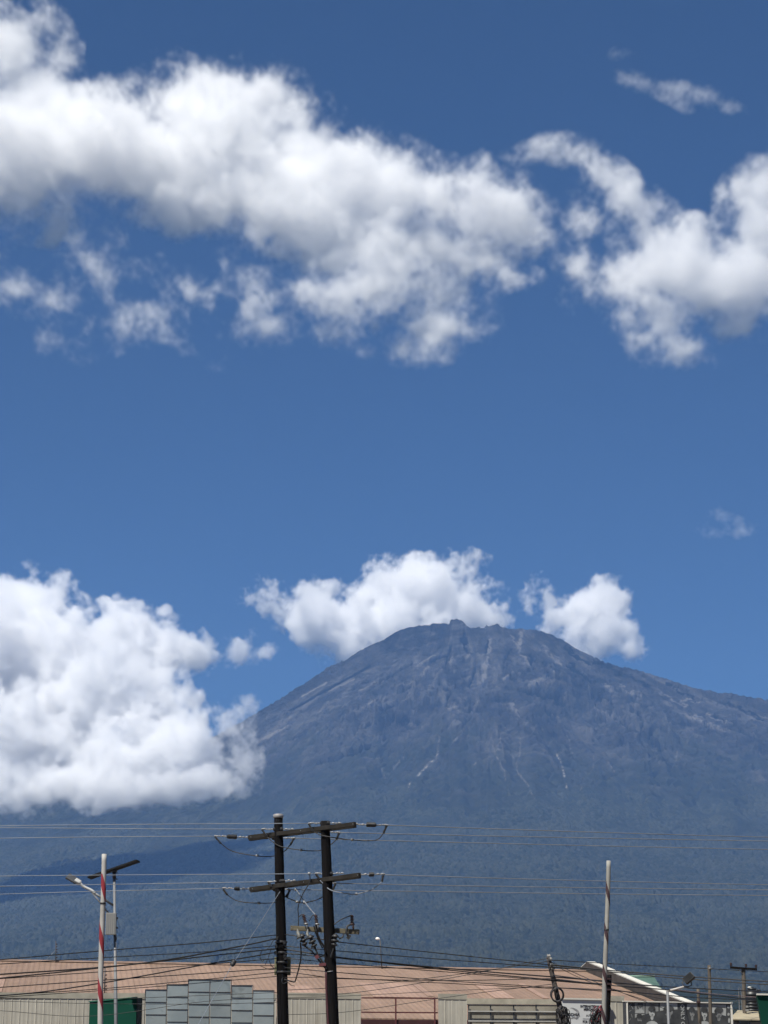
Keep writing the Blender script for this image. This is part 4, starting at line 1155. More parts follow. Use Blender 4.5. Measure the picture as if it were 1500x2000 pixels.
def crossarm(name, e0, e1, w, h, mat, gap):
    mb = MB()
    for o in (-gap, gap):
        mb.beam(Vector(e0) + Vector((0.0, o, 0)), Vector(e1) + Vector((0.0, o, 0)), w, h, bev=0.008)
    arm = mb.build(name, mat, hp)
    for t in (0.02, 0.5, 0.98):
        mb = MB()
        p = Vector(e0).lerp(Vector(e1), t); mb.tube([p + Vector((0, -gap - 0.1, 0)), p + Vector((0, gap + 0.1, 0))], 0.014, 6)
        mb.build('bolt', M_GALV, arm)
    return arm
A0, A1 = at(487, 1637, 72.0), at(694, 1611, 68.2)
B0, B1 = at(490, 1738, 71.9), at(703, 1710, 68.2)
crossarm('crossarm', A0, A1, 0.10, 0.135, M_ARM, 0.23)
crossarm('crossarm', B0, B1, 0.10, 0.135, M_ARM, 0.23)
C0, C1 = at(567.5, 1812.5, 69.55), at(702, 1820.5, 69.5)
crossarm('crossarm', C0, C1, 0.09, 0.145, M_ARM_PALE, 0.06)

def strain(a, c, big):
    """strain string in photograph points from the arm (a) to the line clamp (c)"""
    (ax, ay, aY), (cx, cy, cY) = a, c
    P = lambda t, dy=0: at(ax + (cx - ax) * t, ay + (cy - ay) * t + dy, aY + (cY - aY) * t)
    mb = MB()
    t0, t1 = (0.35, 0.65) if big else (0.39, 0.59)
    mb.ribbed(P(t0), P(t1), 0.058 if big else 0.05, 0.082 if big else 0.07, 7, 12)
    ins = mb.build('insulator', M_RUBBER, hp)
    mb = MB()
    mb.tube([P(0), P(1)], 0.017, 6)
    for t, r_ in ((0.06, .04), (0.16, .03), (0.25, .042), (0.70, .025), (0.77, .036), (0.86, .028), (0.93, .04), (0.99, .036)):
        mb.ball(P(t, random.uniform(-1.2, 0.6)), r_, (1.3, 0.8, 0.8), 8)
    mb.build('clamp', M_BRIGHT, ins)
    return P(1)
def deadend(c, j, r=0.030):
    """spiral binding from the clamp to where the jumper leaves"""
    mb = MB(); n = 26
    a, b = at(*c), at(*j)
    d = (b - a).normalized(); x = d.cross(Vector((0, 1, 0))).normalized(); y = d.cross(x)
    mb.tube([a.lerp(b, k / n) + (x * math.cos(k * 1.5) + y * math.sin(k * 1.5)) * r for k in range(n + 1)], 0.016, 5)
    mb.tube([a, b], 0.018, 6)
    return mb.build('spiral_binding', M_RUBBER, hp)
def jumper(ctrl, beads, mat=M_CABLE):
    mb = MB(); px_tube(mb, ctrl, 0.017, 36)
    j = mb.build('jumper_wire', mat, hp)
    mb = MB()
    for b in beads: mb.ball(at(*b), 0.05, (1.2, 0.8, 0.9), 8)
    mb.build('connector', M_GALV, j)

U_L = [((486, 1635.5, 72.0), (420, 1633, 72.2)), ((575, 1620, 70.6), (512, 1619.5, 70.9)), ((667, 1607.5, 69.0), (603, 1608, 69.3))]
U_R = [((508, 1636, 71.8), (575, 1637, 71.4)), ((600, 1622, 70.1), (664, 1626, 70.0)), ((693, 1610, 68.3), (757, 1611.5, 68.6))]
L_L = [((489, 1736.5, 71.9), (436, 1735, 72.1)), ((578, 1720, 70.5), (524, 1722, 70.8)), ((672, 1706, 69.0), (617, 1706.5, 69.3))]
L_R = [((512, 1736, 71.7), (566, 1737.5, 71.4)), ((606, 1721, 70.0), (656, 1725, 69.9)), ((702, 1708, 68.3), (750, 1708, 68.6))]
for lst, big in ((U_L, True), (U_R, True), (L_L, False), (L_R, False)):
    for a, c in lst: strain(a, c, big)
for c, j in (((420, 1634, 72.2), (432, 1648, 72.15)), ((512, 1620, 70.9), (521, 1634, 70.8)), ((603, 1609, 69.3), (612, 1625, 69.2)),
             ((574, 1638, 71.4), (567, 1650, 71.4)), ((662, 1627, 70.0), (657, 1640, 69.9)), ((755, 1613, 68.6), (749, 1627, 68.6)),
             ((436, 1737, 72.1), (444, 1748, 72.1)), ((524, 1723, 70.8), (531, 1733, 70.7)), ((617, 1707, 69.3), (625, 1719, 69.2)),
             ((566, 1739, 71.4), (560, 1752, 71.3)), ((655, 1726, 69.9), (650, 1738, 69.8)), ((748, 1710, 68.6), (746, 1722, 68.6))):
    deadend(c, j)
jumper([(432, 1648, 72.15), (455, 1663, 72.1), (500, 1671.5, 71.9), (535, 1672, 71.6), (556, 1662, 71.4), (567, 1650, 71.4)], [(502, 1671, 71.9)])
jumper([(521, 1634, 70.8), (545, 1652, 70.6), (588, 1660.5, 70.3), (625, 1661, 70.0), (645, 1650, 69.9), (657, 1640, 69.9)], [(588, 1660, 70.3)])
jumper([(612, 1625, 69.2), (635, 1633, 69.0), (688, 1640.5, 68.8), (725, 1642, 68.6), (740, 1638, 68.6), (749, 1627, 68.6)], [(688, 1640, 68.8)])
jumper([(444, 1748, 72.1), (465, 1760, 72.0), (506, 1764, 71.8), (540, 1762, 71.4), (556, 1752, 71.3), (566, 1739, 71.4)], [(506, 1763.5, 71.8)])
jumper([(558, 1752, 71.3), (580, 1761, 70.8), (594, 1763, 70.5), (620, 1757, 70.2), (640, 1745, 69.9), (650, 1738, 69.8)], [(580.5, 1761.5, 70.8), (594, 1763, 70.5)])
jumper([(625, 1719, 69.2), (645, 1738, 69.0), (675, 1745, 68.8), (696, 1746, 68.7), (725, 1738, 68.6), (746, 1722, 68.6)], [(696, 1746, 68.7)], M_ALWIRE)
# tails from the lower arm to the arresters
jumper([(604, 1705, 69.4), (605, 1722, 69.4), (592, 1745, 69.4), (582.5, 1770, 69.45), (583, 1790, 69.5), (583, 1808, 69.5)], [(604, 1706, 69.4)])
jumper([(583, 1792, 69.5), (588, 1787, 69.5), (594, 1786, 69.5)], [])
jumper([(578, 1737, 70.6), (600, 1768, 70.0), (616, 1787, 69.5)], [(578, 1737.5, 70.6)], M_ALWIRE)
jumper([(604, 1799, 69.4), (610, 1789, 69.4), (617, 1786.5, 69.45)], [])
jumper([(652, 1806, 69.1), (668, 1795, 69.2), (687, 1787.5, 69.4)], [])
# arresters standing on the pale arm
for (bx, by, tx, ty) in ((597, 1803.5, 592.5, 1786.5), (618.5, 1804, 616.5, 1786.5), (687.5, 1804, 687.5, 1787)):
    mb = MB(); mb.ribbed(at(bx, by, 69.35), at(tx, ty, 69.4), 0.030, 0.064, 5, 12); ar = mb.build('arrester', M_BROWNPORC, hp)
    mb = MB(); mb.tube([at(bx, by, 69.35), at(bx + 2.5, by + 4, 69.32), at(bx + 2.5, by + 12, 69.3)], 0.03, 6); mb.ball(at(bx + 1, by + 1, 69.33), 0.055, (1.4, 1, 0.7), 8)
    mb.build('bracket', M_GALV if bx < 650 else M_BROWNPORC, ar)
mb = MB(); mb.tube([at(687, 1805, 69.35), at(678, 1809, 69.3), at(676, 1822, 69.25), at(681, 1830, 69.25)], 0.035, 6); mb.box(at(681, 1830, 69.25), 0.10, 0.06, 0.14, Matrix.Rotation(0.6, 3, 'Y')); mb.build('bracket', M_RUBBER, hp)
mb = MB(); mb.tube([at(662, 1833, 69.2), at(669, 1831, 69.2), at(671, 1824, 69.25)], 0.026, 6); mb.build('bracket', M_RUBBER, hp)
# cable terminations and tails
for (sx, sy, ex, ey, Y_, tail) in ((588, 1824, 597, 1849, 69.1, [(597, 1849), (611, 1860), (626, 1880), (636, 1892)]), (604, 1826, 616, 1853, 69.0, [(616, 1853), (622, 1866), (634, 1885), (638, 1893)]), (656, 1824, 652, 1851, 68.95, [(652, 1851), (649, 1860), (646, 1870)])):
    mb = MB(); a, b = at(sx, sy, Y_), at(ex, ey, Y_)
    mb.lathe(a, b, [(0, .03), (.05, .07), (.18, .12), (.24, .12), (.26, .05), (.40, .055), (.44, .12), (.56, .12), (.60, .05), (.70, .055), (.73, .10), (.84, .095), (.87, .045), (1, .03)], 12)
    te = mb.build('cable_termination', M_RUBBER, hp)
    mb = MB(); px_tube(mb, [(x, y, Y_) for x, y in tail], 0.026, 14); mb.build('tail_cable', M_CABLE, te)
mb = MB(); mb.tube([at(581, 1815, 69.3), at(582, 1822, 69.1), at(586, 1830, 69.0), at(580, 1833, 69.1)], [0.02, 0.05, 0.075, 0.02], 8)
mb.tube([at(601, 1815, 69.3), at(600, 1825, 69.1), at(604, 1832, 69.0)], [0.02, 0.045, 0.02], 8); mb.build('arcing_horn', pmat('grey_horn', (0.13, 0.13, 0.12), 0.6), hp)
mb = MB(); px_tube(mb, [(617, 1806, 69.3), (622, 1830, 69.2), (632, 1848, 69.1), (637, 1862, 69.0)], 0.03, 14); px_tube(mb, [(613, 1808, 69.3), (620, 1832, 69.2), (630, 1852, 69.1)], 0.02, 12); mb.build('arm_brace', M_CREO, hp)
mb = MB(); mb.box(at(619, 1869, 69.0), 0.12, 0.1, 0.11, Matrix.Rotation(-0.6, 3, 'Y')); mb.box(at(630, 1884, 69.0), 0.22, 0.1, 0.09, Matrix.Rotation(-0.1, 3, 'Y')); mb.build('cable_cleat', pmat('red_brown_cleat', (0.09, 0.025, 0.03), 0.6), hp)
# box and fittings on the left-hand pole
mb = MB(); c_ = at(552, 1887, YL + 0.28); mb.box(c_, 30 * px(71), 0.20, 33 * px(71), None, 0.01); bx_ = mb.build('meter_box', M_OLIVE, hp)
mb = MB()
for y in (1840, 1861, 1880, 1899):
    a_ = pt.lerp(pb, (pt.z - at(550, y, YL).z) / (pt.z - pb.z))
    mb.lathe(a_ + Vector((0, 0, -0.04)), a_ + Vector((0, 0, 0.04)), [(0, 0.18), (0.2, 0.196), (0.8, 0.196), (1, 0.18)], 16)
for (x, y) in ((555, 1843), (556, 1868), (557, 1871), (541, 1832), (539, 1848), (538, 1861)): mb.box(at(x, y, YL - 0.2), 0.07, 0.08, 0.11)
mb.build('pole_band', M_RUBBER, p1o)
mb = MB(); px_tube(mb, [(587, 1842, 69.1), (588, 1868, 69.6), (584, 1890, 70.2), (578, 1912, 70.5), (575, 1917.5, 70.5), (566, 1916, 70.5), (555, 1913, 70.5)], 0.022, 30); px_tube(mb, [(553, 1909, 70.5), (550, 1914, 70.4), (553, 1921, 70.4), (561, 1918, 70.4), (568, 1924, 70.4), (576, 1926, 70.4)], 0.010, 24)
for (cc) in ([(541, 1834, 70.6), (533, 1838, 70.6), (528, 1848, 70.6), (520, 1855, 70.6)], [(530, 1852, 70.6), (524, 1870, 70.6), (518, 1884, 70.6)], [(524, 1872, 70.6), (530, 1886, 70.6), (538, 1893, 70.6)], [(512, 1854, 70.6), (508, 1868, 70.6), (512, 1878, 70.6), (516, 1875, 70.6)], [(508, 1886, 70.6), (524, 1893, 70.6), (536, 1893, 70.6)]):
    px_tube(mb, cc, 0.011, 16)
mb.build('drop_cable', M_CABLE, hp)

# guy wire with its egg insulator
anc = at(330, 2098, 64.0)
gw = thing('guy_wire', 'thin steel guy wire slanting down left from the left wooden pole', 'wire', (anc.x, anc.y, 0))
top, eg, lo = at(549, 1738, YL - 0.1), at(455, 1882, 68.4), at(388, 2000, 66.5)
mb = MB(); mb.tube([top, at(500, 1815, 69.6), eg], 0.008, 6); mb.tube([eg, lo, down(eg, lo, 0)], 0.009, 6); mb.build('strand', M_ALWIRE, gw)
mb = MB(); d_ = (lo - eg).normalized(); mb.lathe(eg - d_ * 0.16, eg + d_ * 0.12, [(0, .02), (.15, .07), (.4, .085), (.5, .06), (.6, .085), (.85, .065), (1, .02)], 10); mb.build('insulator', M_RUBBER, gw)

# ------------------------------------------------------------------ wires
def wire(label, ctrl, r, mat, n=36, group=None, name='overhead_wire', cat='wire'):
    mb = MB(); px_tube(mb, ctrl, r, n, 6)
    return tag(mb.build(name, mat), label, cat, group)
HV = 'bare high wires of the twin pole'
def hv(label, pts): wire(label, pts, 0.0120 if 'left' in label else 0.0165, M_ALWIRE, 48, HV)
hv('lowest bare wire running left from the upper crossarm', [(421, 1633, 72.2), (200, 1634.5, 72.4), (0, 1637.2, 72.8), (-220, 1642, 73)])
hv('middle bare wire running left from the upper crossarm', [(513, 1619.5, 70.9), (250, 1618.5, 71.2), (0, 1616.5, 71.6), (-220, 1617, 72)])
hv('highest bare wire running left from the upper crossarm', [(604, 1608, 69.3), (300, 1609.8, 69.8), (0, 1613, 70.4), (-220, 1617.5, 71)])
hv('lowest bare wire running right from the upper crossarm', [(574, 1637, 71.4), (800, 1643, 73), (1150, 1651.5, 76), (1500, 1659, 79), (1720, 1662, 81)])
hv('middle bare wire running right from the upper crossarm', [(663, 1626, 70.0), (900, 1631.5, 72), (1200, 1637.5, 75), (1500, 1642.5, 78), (1720, 1645, 80)])
hv('highest bare wire running right from the upper crossarm', [(756, 1611.5, 68.6), (1000, 1620, 70.5), (1250, 1628, 73), (1500, 1635, 76), (1720, 1639, 78)])
hv('lowest bare wire running left from the lower crossarm', [(437, 1735, 72.1), (220, 1740, 72.4), (0, 1746.5, 72.8), (-220, 1754, 73)])
hv('middle bare wire running left from the lower crossarm', [(525, 1722, 70.8), (270, 1726.5, 71.2), (0, 1731, 71.6), (-220, 1736, 72)])
hv('highest bare wire running left from the lower crossarm', [(618, 1706.5, 69.3), (300, 1708.5, 69.8), (0, 1711, 70.4), (-220, 1714, 71)])
hv('lowest bare wire running right from the lower crossarm', [(565, 1737.5, 71.4), (850, 1741.5, 73.5), (1180, 1746, 76.5), (1500, 1749, 79), (1720, 1750, 81)])
hv('middle bare wire running right from the lower crossarm', [(655, 1725, 69.9), (900, 1730, 72), (1200, 1734.5, 75), (1500, 1738, 78), (1720, 1740, 80)])
hv('highest bare wire running right from the lower crossarm', [(749, 1708.5, 68.6), (1000, 1716, 70.5), (1250, 1722.5, 73), (1500, 1728, 76), (1720, 1731, 78)])
ORD = ['highest', 'second', 'third', 'fourth', 'fifth', 'sixth', 'seventh', 'eighth', 'ninth', 'tenth', 'eleventh', 'twelfth']
LVL = [([(541, 1826, 70.6), (400, 1841, 69), (200, 1857, 67), (0, 1874.5, 65), (-200, 1892, 63)], .017), ([(541, 1833, 70.6), (470, 1848, 69.8), (330, 1874, 68), (200, 1889, 67), (0, 1903, 65), (-200, 1914, 63)], .024),
       ([(541, 1847, 70.6), (400, 1859, 69), (200, 1870.5, 67), (0, 1883, 65), (-200, 1896, 63)], .015), ([(540, 1853, 70.6), (400, 1868, 69), (200, 1890, 67), (0, 1910.5, 65), (-200, 1928, 63)], .022),
       ([(540, 1860, 70.6), (400, 1884, 69), (240, 1913, 67.4), (100, 1935, 66), (0, 1945, 65), (-200, 1962, 63)], .021), ([(540, 1872, 70.6), (400, 1884, 69), (200, 1898, 67), (0, 1911.5, 65), (-200, 1924, 63)], .014),
       ([(538, 1891.5, 70.6), (400, 1901, 69), (200, 1914.5, 67), (0, 1928.5, 65), (-200, 1943, 63)], .016), ([(540, 1899, 70.6), (400, 1913, 69), (200, 1931, 67), (0, 1944, 65), (-200, 1955, 63)], .014),
       ([(541, 1907, 70.6), (400, 1919, 69), (250, 1931, 67.5), (0, 1948, 65), (-200, 1960, 63)], .012), ([(552, 1938, 72), (350, 1946, 72), (200, 1951, 72), (0, 1949, 72), (-200, 1946, 72)], .010),
       ([(552, 1957, 73), (400, 1961, 73), (180, 1960, 73), (0, 1955, 73), (-200, 1948, 73)], .010), ([(552, 1950, 74), (400, 1956, 74), (180, 1984.5, 74), (0, 1974, 74), (-200, 1964, 74)], .010)]
for k, (c, r_) in enumerate(LVL):
    wire(f'{"thick twisted" if r_ > .02 else "thin" if r_ < .0135 else "plain"} black cable left of the twin pole, {ORD[k]} from the top there', c, r_, M_CABLE, 44, 'low black cables left of the twin pole', 'power_cable', 'cable')
LVR = [([(556, 1825, 70.4), (640, 1836, 69.8), (680, 1842, 69.8), (880, 1864, 72), (1070, 1884, 73.7), (1180, 1896, 75)], .017), ([(556, 1848, 70.4), (680, 1859, 70), (880, 1875, 72), (1072, 1889, 73.7), (1180, 1895, 75)], .016),
       ([(556, 1854, 70.4), (680, 1872, 70), (880, 1892, 72), (1080, 1908, 73.7), (1180, 1916, 75)], .024), ([(556, 1862, 70.4), (680, 1873, 70.2), (880, 1895, 72), (1080, 1914, 73.6), (1180, 1922, 75)], .020),
       ([(556, 1871, 70.4), (680, 1883, 70), (880, 1899, 72), (1082, 1916, 73.7), (1180, 1924, 75)], .014), ([(556, 1890, 70.4), (680, 1901, 70), (880, 1916, 72), (1084, 1929, 73.7), (1180, 1936, 75)], .015),
       ([(556, 1897, 70.4), (632, 1908, 69.6), (680, 1912, 70), (880, 1915, 72), (1086, 1911, 73.7)], .013), ([(556, 1909, 70.4), (632, 1908.5, 69.7), (680, 1911, 70.1), (860, 1920, 72), (1086, 1931, 73.7)], .013),
       ([(556, 1934, 74), (680, 1927, 74), (880, 1905, 74), (1074, 1877, 73.8)], .012), ([(556, 1943, 75), (680, 1940, 75), (880, 1910, 75), (1074, 1871, 73.8)], .012),
       ([(556, 1949, 76), (680, 1945, 76), (900, 1934, 76), (1086, 1927, 73.8)], .010), ([(556, 1982, 76), (680, 1976, 76), (900, 1944, 76), (1086, 1921, 73.8)], .011)]
for k, (c, r_) in enumerate(LVR):
    wire(f'{"thick twisted" if r_ > .019 else "thin" if r_ < .0135 else "plain"} black cable between twin and leaning pole, {ORD[k]} from the top', c, r_, M_CABLE, 44, 'low black cables between twin pole and leaning pole', 'power_cable', 'cable')
FR = [([(1074, 1875, 73.9), (1200, 1882.5, 80), (1385, 1892, 97), (1500, 1898, 104), (1640, 1904, 110)], .016), ([(1076, 1884, 73.8), (1200, 1896, 73.6), (1340, 1907, 73), (1500, 1917, 72), (1640, 1924, 71)], .022),
      ([(1078, 1888, 73.8), (1200, 1899, 73.6), (1340, 1912, 73), (1500, 1923, 72), (1640, 1932, 71)], .020), ([(1082, 1905, 73.8), (1188, 1918, 66), (1300, 1927, 70), (1450, 1935, 80), (1640, 1943, 90)], .019),
      ([(1083, 1912, 73.8), (1188, 1924, 66), (1310, 1934, 68), (1450, 1950, 74), (1640, 1962, 80)], .018), ([(1085, 1929, 73.8), (1188, 1934, 66), (1340, 1947, 72), (1440, 1952, 80), (1640, 1958, 90)], .016),
      ([(1078, 1880, 73.8), (1180, 1925, 78), (1310, 1975, 84)], .011), ([(1080, 1884, 73.8), (1150, 1917, 76), (1262, 1954, 84)], .010), ([(1188, 1930, 66), (1300, 1952, 76), (1440, 1972, 90)], .010)]
LBL = ['thin black wire from the leaning pole to the plain post and crossarm post', 'thick black cable past the white roof verge, upper of the pair', 'thick black cable past the white roof verge, lower of the pair',
       'black cable meeting the right striped pole just below the verge, highest of three', 'black cable meeting the right striped pole below the verge, middle of three', 'black cable meeting the right striped pole below the verge, lowest of three',
       'thin drop wire slanting from the leaning pole onto the photo billboard', 'thin drop wire slanting from the leaning pole to the billboard top left', 'thin drop wire slanting from the right striped pole towards the tan roof']
for (c, r_), l in zip(FR, LBL): wire(l, c, r_, M_CABLE, 40, 'black cables right of the leaning pole', 'power_cable', 'cable')
wire('pinkish sagging cable from the street floodlight to the black tank frame', [(1310, 1932, 68), (1380, 1940, 80), (1440, 1945, 95), (1500, 1949, 100), (1640, 1956, 108)], .016, pmat('pink_cable_sheath', (0.27, 0.19, 0.18), 0.6), 36, None, 'power_cable', 'cable')

# ------------------------------------------------------------------ striped poles
def striped_pole(label, top_px, low_px, Y_, r0, r1, pitch, phase, width, mat, ring_y, turn, paint=None):
    a, b = at(*top_px, Y_), at(*low_px, Y_); base = down(a, b, 0.0)
    t = thing('striped_pole', label, 'pole', base, 'white poles with spiral stripes')
    mb = MB(); L = (a - base).length
    def P(q): return base.lerp(a, q / L) + Vector((0.012 * math.sin(q * 1.3), 0.01 * math.sin(q * 0.9 + 1), 0))
    N = 40
    mb.tube([P(L * k / N) for k in range(N + 1)], [r1 + (r0 - r1) * k / N for k in range(N + 1)], 18)
    pole = mb.build('pole', paint or M_WHITEPAINT, t)
    mb = MB(); n = 220; prev = None
    for k in range(n + 1):
        q = 0.4 + (L - 0.4 - 0.45) * k / n
        ang = phase + turn * 2 * math.pi * q / pitch
        rr = r1 + (r0 - r1) * q / L + 0.003
        row = [mb.bm.verts.new(P(q) + Vector((math.cos(ang + width * (j / 6 - 0.5)) * rr, math.sin(ang + width * (j / 6 - 0.5)) * rr, 0))) for j in range(7)]
        if prev:
            for j in range(6):
                f = mb.bm.faces.new((prev[j], prev[j + 1], row[j + 1], row[j])); f.smooth = True
        prev = row
    mb.build('stripe', mat, pole)
    q = (at(top_px[0], ring_y, Y_).z - base.z) / (a.z - base.z) * L
    rr = r1 + (r0 - r1) * q / L
    mb = MB(); mb.tube([P(q - 0.02), P(q + 0.02)], rr + 0.008, 18); mb.build('joint_band', M_RUBBER, pole)
    return t
striped_pole('thin white pole with a bright red spiral stripe, left of the twin wooden pole', (202.5, 1668), (196, 2000), 50.0, 0.056, 0.066, 1.21, 2.2, 2.0, M_REDPAINT, 1764.5, -1)
striped_pole('leaning white pole with a dark maroon spiral stripe, in front of the white sign', (1188, 1681), (1179.5, 2000), 55.0, 0.054, 0.066, 1.02, 2.6, 1.6, M_MAROONPAINT, 1816, -1, M_WHITEGREY)

# ------------------------------------------------------------------ solar street lamp
Y_ = 76.0
a, b = at(223, 1704, Y_), at(226, 1960, Y_); base = down(a, b, 0)
sl = thing('solar_street_lamp', 'grey solar street lamp with tilted panel and battery box', 'street lamp', base)
mb = MB(); mb.tube([base, base.lerp(a, 0.55), base.lerp(a, 0.551), a], [0.062, 0.060, 0.050, 0.048], 14); mb.build('pole', M_GREYPAINT, sl)
mb = MB(); mb.tube([at(223, 1716, Y_), at(223, 1700, Y_ - 0.0)], 0.062, 12); mb.box(at(222.5, 1701, Y_), 0.22, 0.16, 0.06)
for y in (1705, 1717): mb.box(at(228, y, Y_), 0.07, 0.05, 0.03)
mb.build('pole_cap', M_DARKFRAME, sl)
pl_, pr_ = at(174, 1715, Y_ + 0.1), at(270, 1681.5, Y_ - 0.1)
mb = MB(); mb.beam(pl_, pr_, 0.50, 0.06, up=(0.15, 0.0, 1), bev=0.006); pan = mb.build('solar_panel', pmat('grey_panel_frame', (0.016, 0.017, 0.019), 0.7, 0.0, spec=0.1), sl)
mb = MB(); u_ = Vector((0.3, 0, 1)).normalized(); d_ = (pr_ - pl_).normalized(); n_ = d_.cross(Vector((0, -1, 0))).normalized()
if n_.z < 0: n_ = -n_
mb.beam(pl_ + d_ * 0.03 + n_ * 0.032, pr_ - d_ * 0.03 + n_ * 0.034, 0.46, 0.006, up=(0.15, 0, 1)); mb.build('solar_cells', pmat('dark_blue_cells', (0.01, 0.014, 0.035), 0.15, spec=0.6), pan)
mb = MB(); mb.tube([at(221, 1768, Y_), at(195, 1751, Y_ - .05), at(184, 1744, Y_ - .05)], 0.042, 10); mb.build('arm', M_GREYPAINT, sl)
mb = MB(); px_tube(mb, [(186, 1745, Y_ - .05), (178, 1738.5, Y_ - .05), (168, 1734, Y_ - .05), (160, 1729, Y_ - .05), (155, 1723, Y_ - .05)], 0.052, 16, 10); arm2 = mb.build('lamp_arm', pmat('white_lamp_arm', (0.42, 0.43, 0.43), 0.5, 0.1), sl)
mb = MB(); mb.tube([at(213.5, 1785, Y_), at(178, 1741, Y_ - .05)], 0.024, 8); mb.build('brace', M_GREYPAINT, sl)
h0, h1 = at(157, 1725, Y_ - .05), at(131.5, 1710.5, Y_ - 0.05)
mb = MB(); mb.beam(h0.lerp(h1, 0.22), h1, 0.36, 0.07, up=(-0.2, -0.5, 1), bev=0.02); hd = mb.build('lamp_head', pmat('dark_lamp_head', (0.06, 0.062, 0.066), 0.4), sl)
mb = MB(); mb.beam(h0, h0.lerp(h1, 0.42), 0.20, 0.13, up=(-0.2, -0.5, 1), bev=0.03); mb.build('lamp_neck', pmat('white_lamp_neck', (0.42, 0.42, 0.41), 0.5), hd)
c_ = at(217, 1804.5, Y_ - 0.16)
mb = MB(); mb.box(c_, 19 * px(Y_), 0.22, 40 * px(Y_), None, 0.012); bxo = mb.build('battery_box', M_BATTERY, sl)
mb = MB()
for k in range(5): mb.box(c_ + Vector(((-7 + 3.5 * k) * px(Y_), -0.112, 0)), 0.012, 0.008, 37 * px(Y_))
mb.build('box_rib', M_GREYPAINT, bxo)
mb = MB()
for y in (1793.5, 1812): mb.box(at(228.5, y, Y_ - 0.05), 0.06, 0.06, 0.07)
mb.tube([at(224, 1826, Y_ - 0.07), at(226.5, 1832, Y_ - 0.07), at(226, 1840, Y_ - 0.065)], [0.03, 0.035, 0.02], 8)
mb.build('clamp', M_RUBBER, bxo)

# ------------------------------------------------------------------ lamp and wire posts on the roof line
Yr_ = hY(743, 1888, RA.z)
b_ = at(743, 1887, Yr_)
s_, t_ = s_of(743, 1890)
b_ = along(s_, 0.97); Yr_ = b_.y
rlp = thing('roof_lamp', 'small white lamp on a thin post standing on the pink roof ridge', 'lamp', b_)
tp = at(742, 1835, Yr_)
mb = MB(); mb.tube([b_ - Vector((0, 0, 0.02)), tp], 0.028, 8); mb.build('post', M_DARKFRAME, rlp)
mb = MB(); mb.tube([tp, at(740, 1833, Yr_)], 0.03, 8); mb.ball(at(737.3, 1833.3, Yr_), 0.092, (1.25, 0.9, 0.8), 14); mb.build('lamp_shade', M_LAMPGLASS, rlp)

def wire_post(label, x, ytop, p0, stay):
    t = thing('electric_fence_post', label, 'fence post', p0)
    tp = at(x, ytop, p0.y)
    mb = MB(); mb.tube([p0 - Vector((0, 0, 0.02)), tp], 0.022, 6); po = mb.build('post', M_DARKFRAME, t)
    mb = MB(); n = 7
    for k in range(n):
        q = p0.lerp(tp, 0.12 + 0.86 * k / n); mb.ball(q + Vector((0.05, -0.02, 0)), 0.035, (1.2, 1, 0.8), 8)
    mb.build('insulator', M_BROWNPORC, po)
    if stay:
        mb = MB(); mb.tube([p0.lerp(tp, 0.6), p0 + Vector((-0.62, 0, 0.02))], 0.008, 5); mb.build('stay', M_GALV, t)
s_, t_ = s_of(109, 1882)
wire_post('thin dark fence post with beads on the far left roof ridge', 109, 1838, along(s_, 0.985), True)
p_ = at(204.5, 1940, fY(204)); wire_post('thin dark fence post with beads just right of the red striped pole', 205, 1889, Vector((p_.x, p_.y, at(204.5, 1947, fY(204)).z)), False)

# ------------------------------------------------------------------ leaning cable pole
Y_ = 74.0
a, b = at(1071, 1869, Y_), at(1101, 2000, Y_); base = down(a, b, 0)
lp = thing('cable_pole', 'grey wooden pole leaning left under tangled cables, with a hanging coil', 'pole', base)
M_WPOLE = pmat('dark_weathered_pole', (0.07, 0.06, 0.055), 0.85, var=0.5, scale=4, stretch=(6, 6, 0.5), bump=0.4, dirt=((0.03, 0.026, 0.025), 0.7))
pole_mesh(a, base, 0.075, 0.125, 14).build('pole', M_WPOLE, lp)
mb = MB()
for (x, y, r_) in ((1070.5, 1868, 0.06), (1073, 1874, 0.07), (1076, 1886, 0.06), (1079, 1893, 0.05)): mb.ribbed(at(x - 2, y - 1, Y_ - 0.12), at(x + 5, y - 1, Y_ - 0.12), r_ * 0.6, r_, 2, 10)
mb.build('insulator', pmat('grey_spool_insulator', (0.30, 0.29, 0.28), 0.4), lp)
rng_ = random.Random(5)
mb = MB()
for k in range(7):
    N = 30; rx, rz = (0.205 + rng_.uniform(-.02, .02)), (0.225 + rng_.uniform(-.02, .02)); cx_, cy_ = 1088 + rng_.uniform(-1, 1), 1943 + rng_.uniform(-1, 1); c_ = at(cx_, cy_, Y_ - 0.22 - 0.02 * k)
    mb.tube([c_ + Vector((rx * math.cos(2 * math.pi * j / N), rng_.uniform(-.004, .004), rz * math.sin(2 * math.pi * j / N))) for j in range(N + 1)], 0.016, 6)
tag(mb.build('cable_coil', M_COILCABLE), 'round coil of dark cable hanging on the leaning pole', 'cable coil')
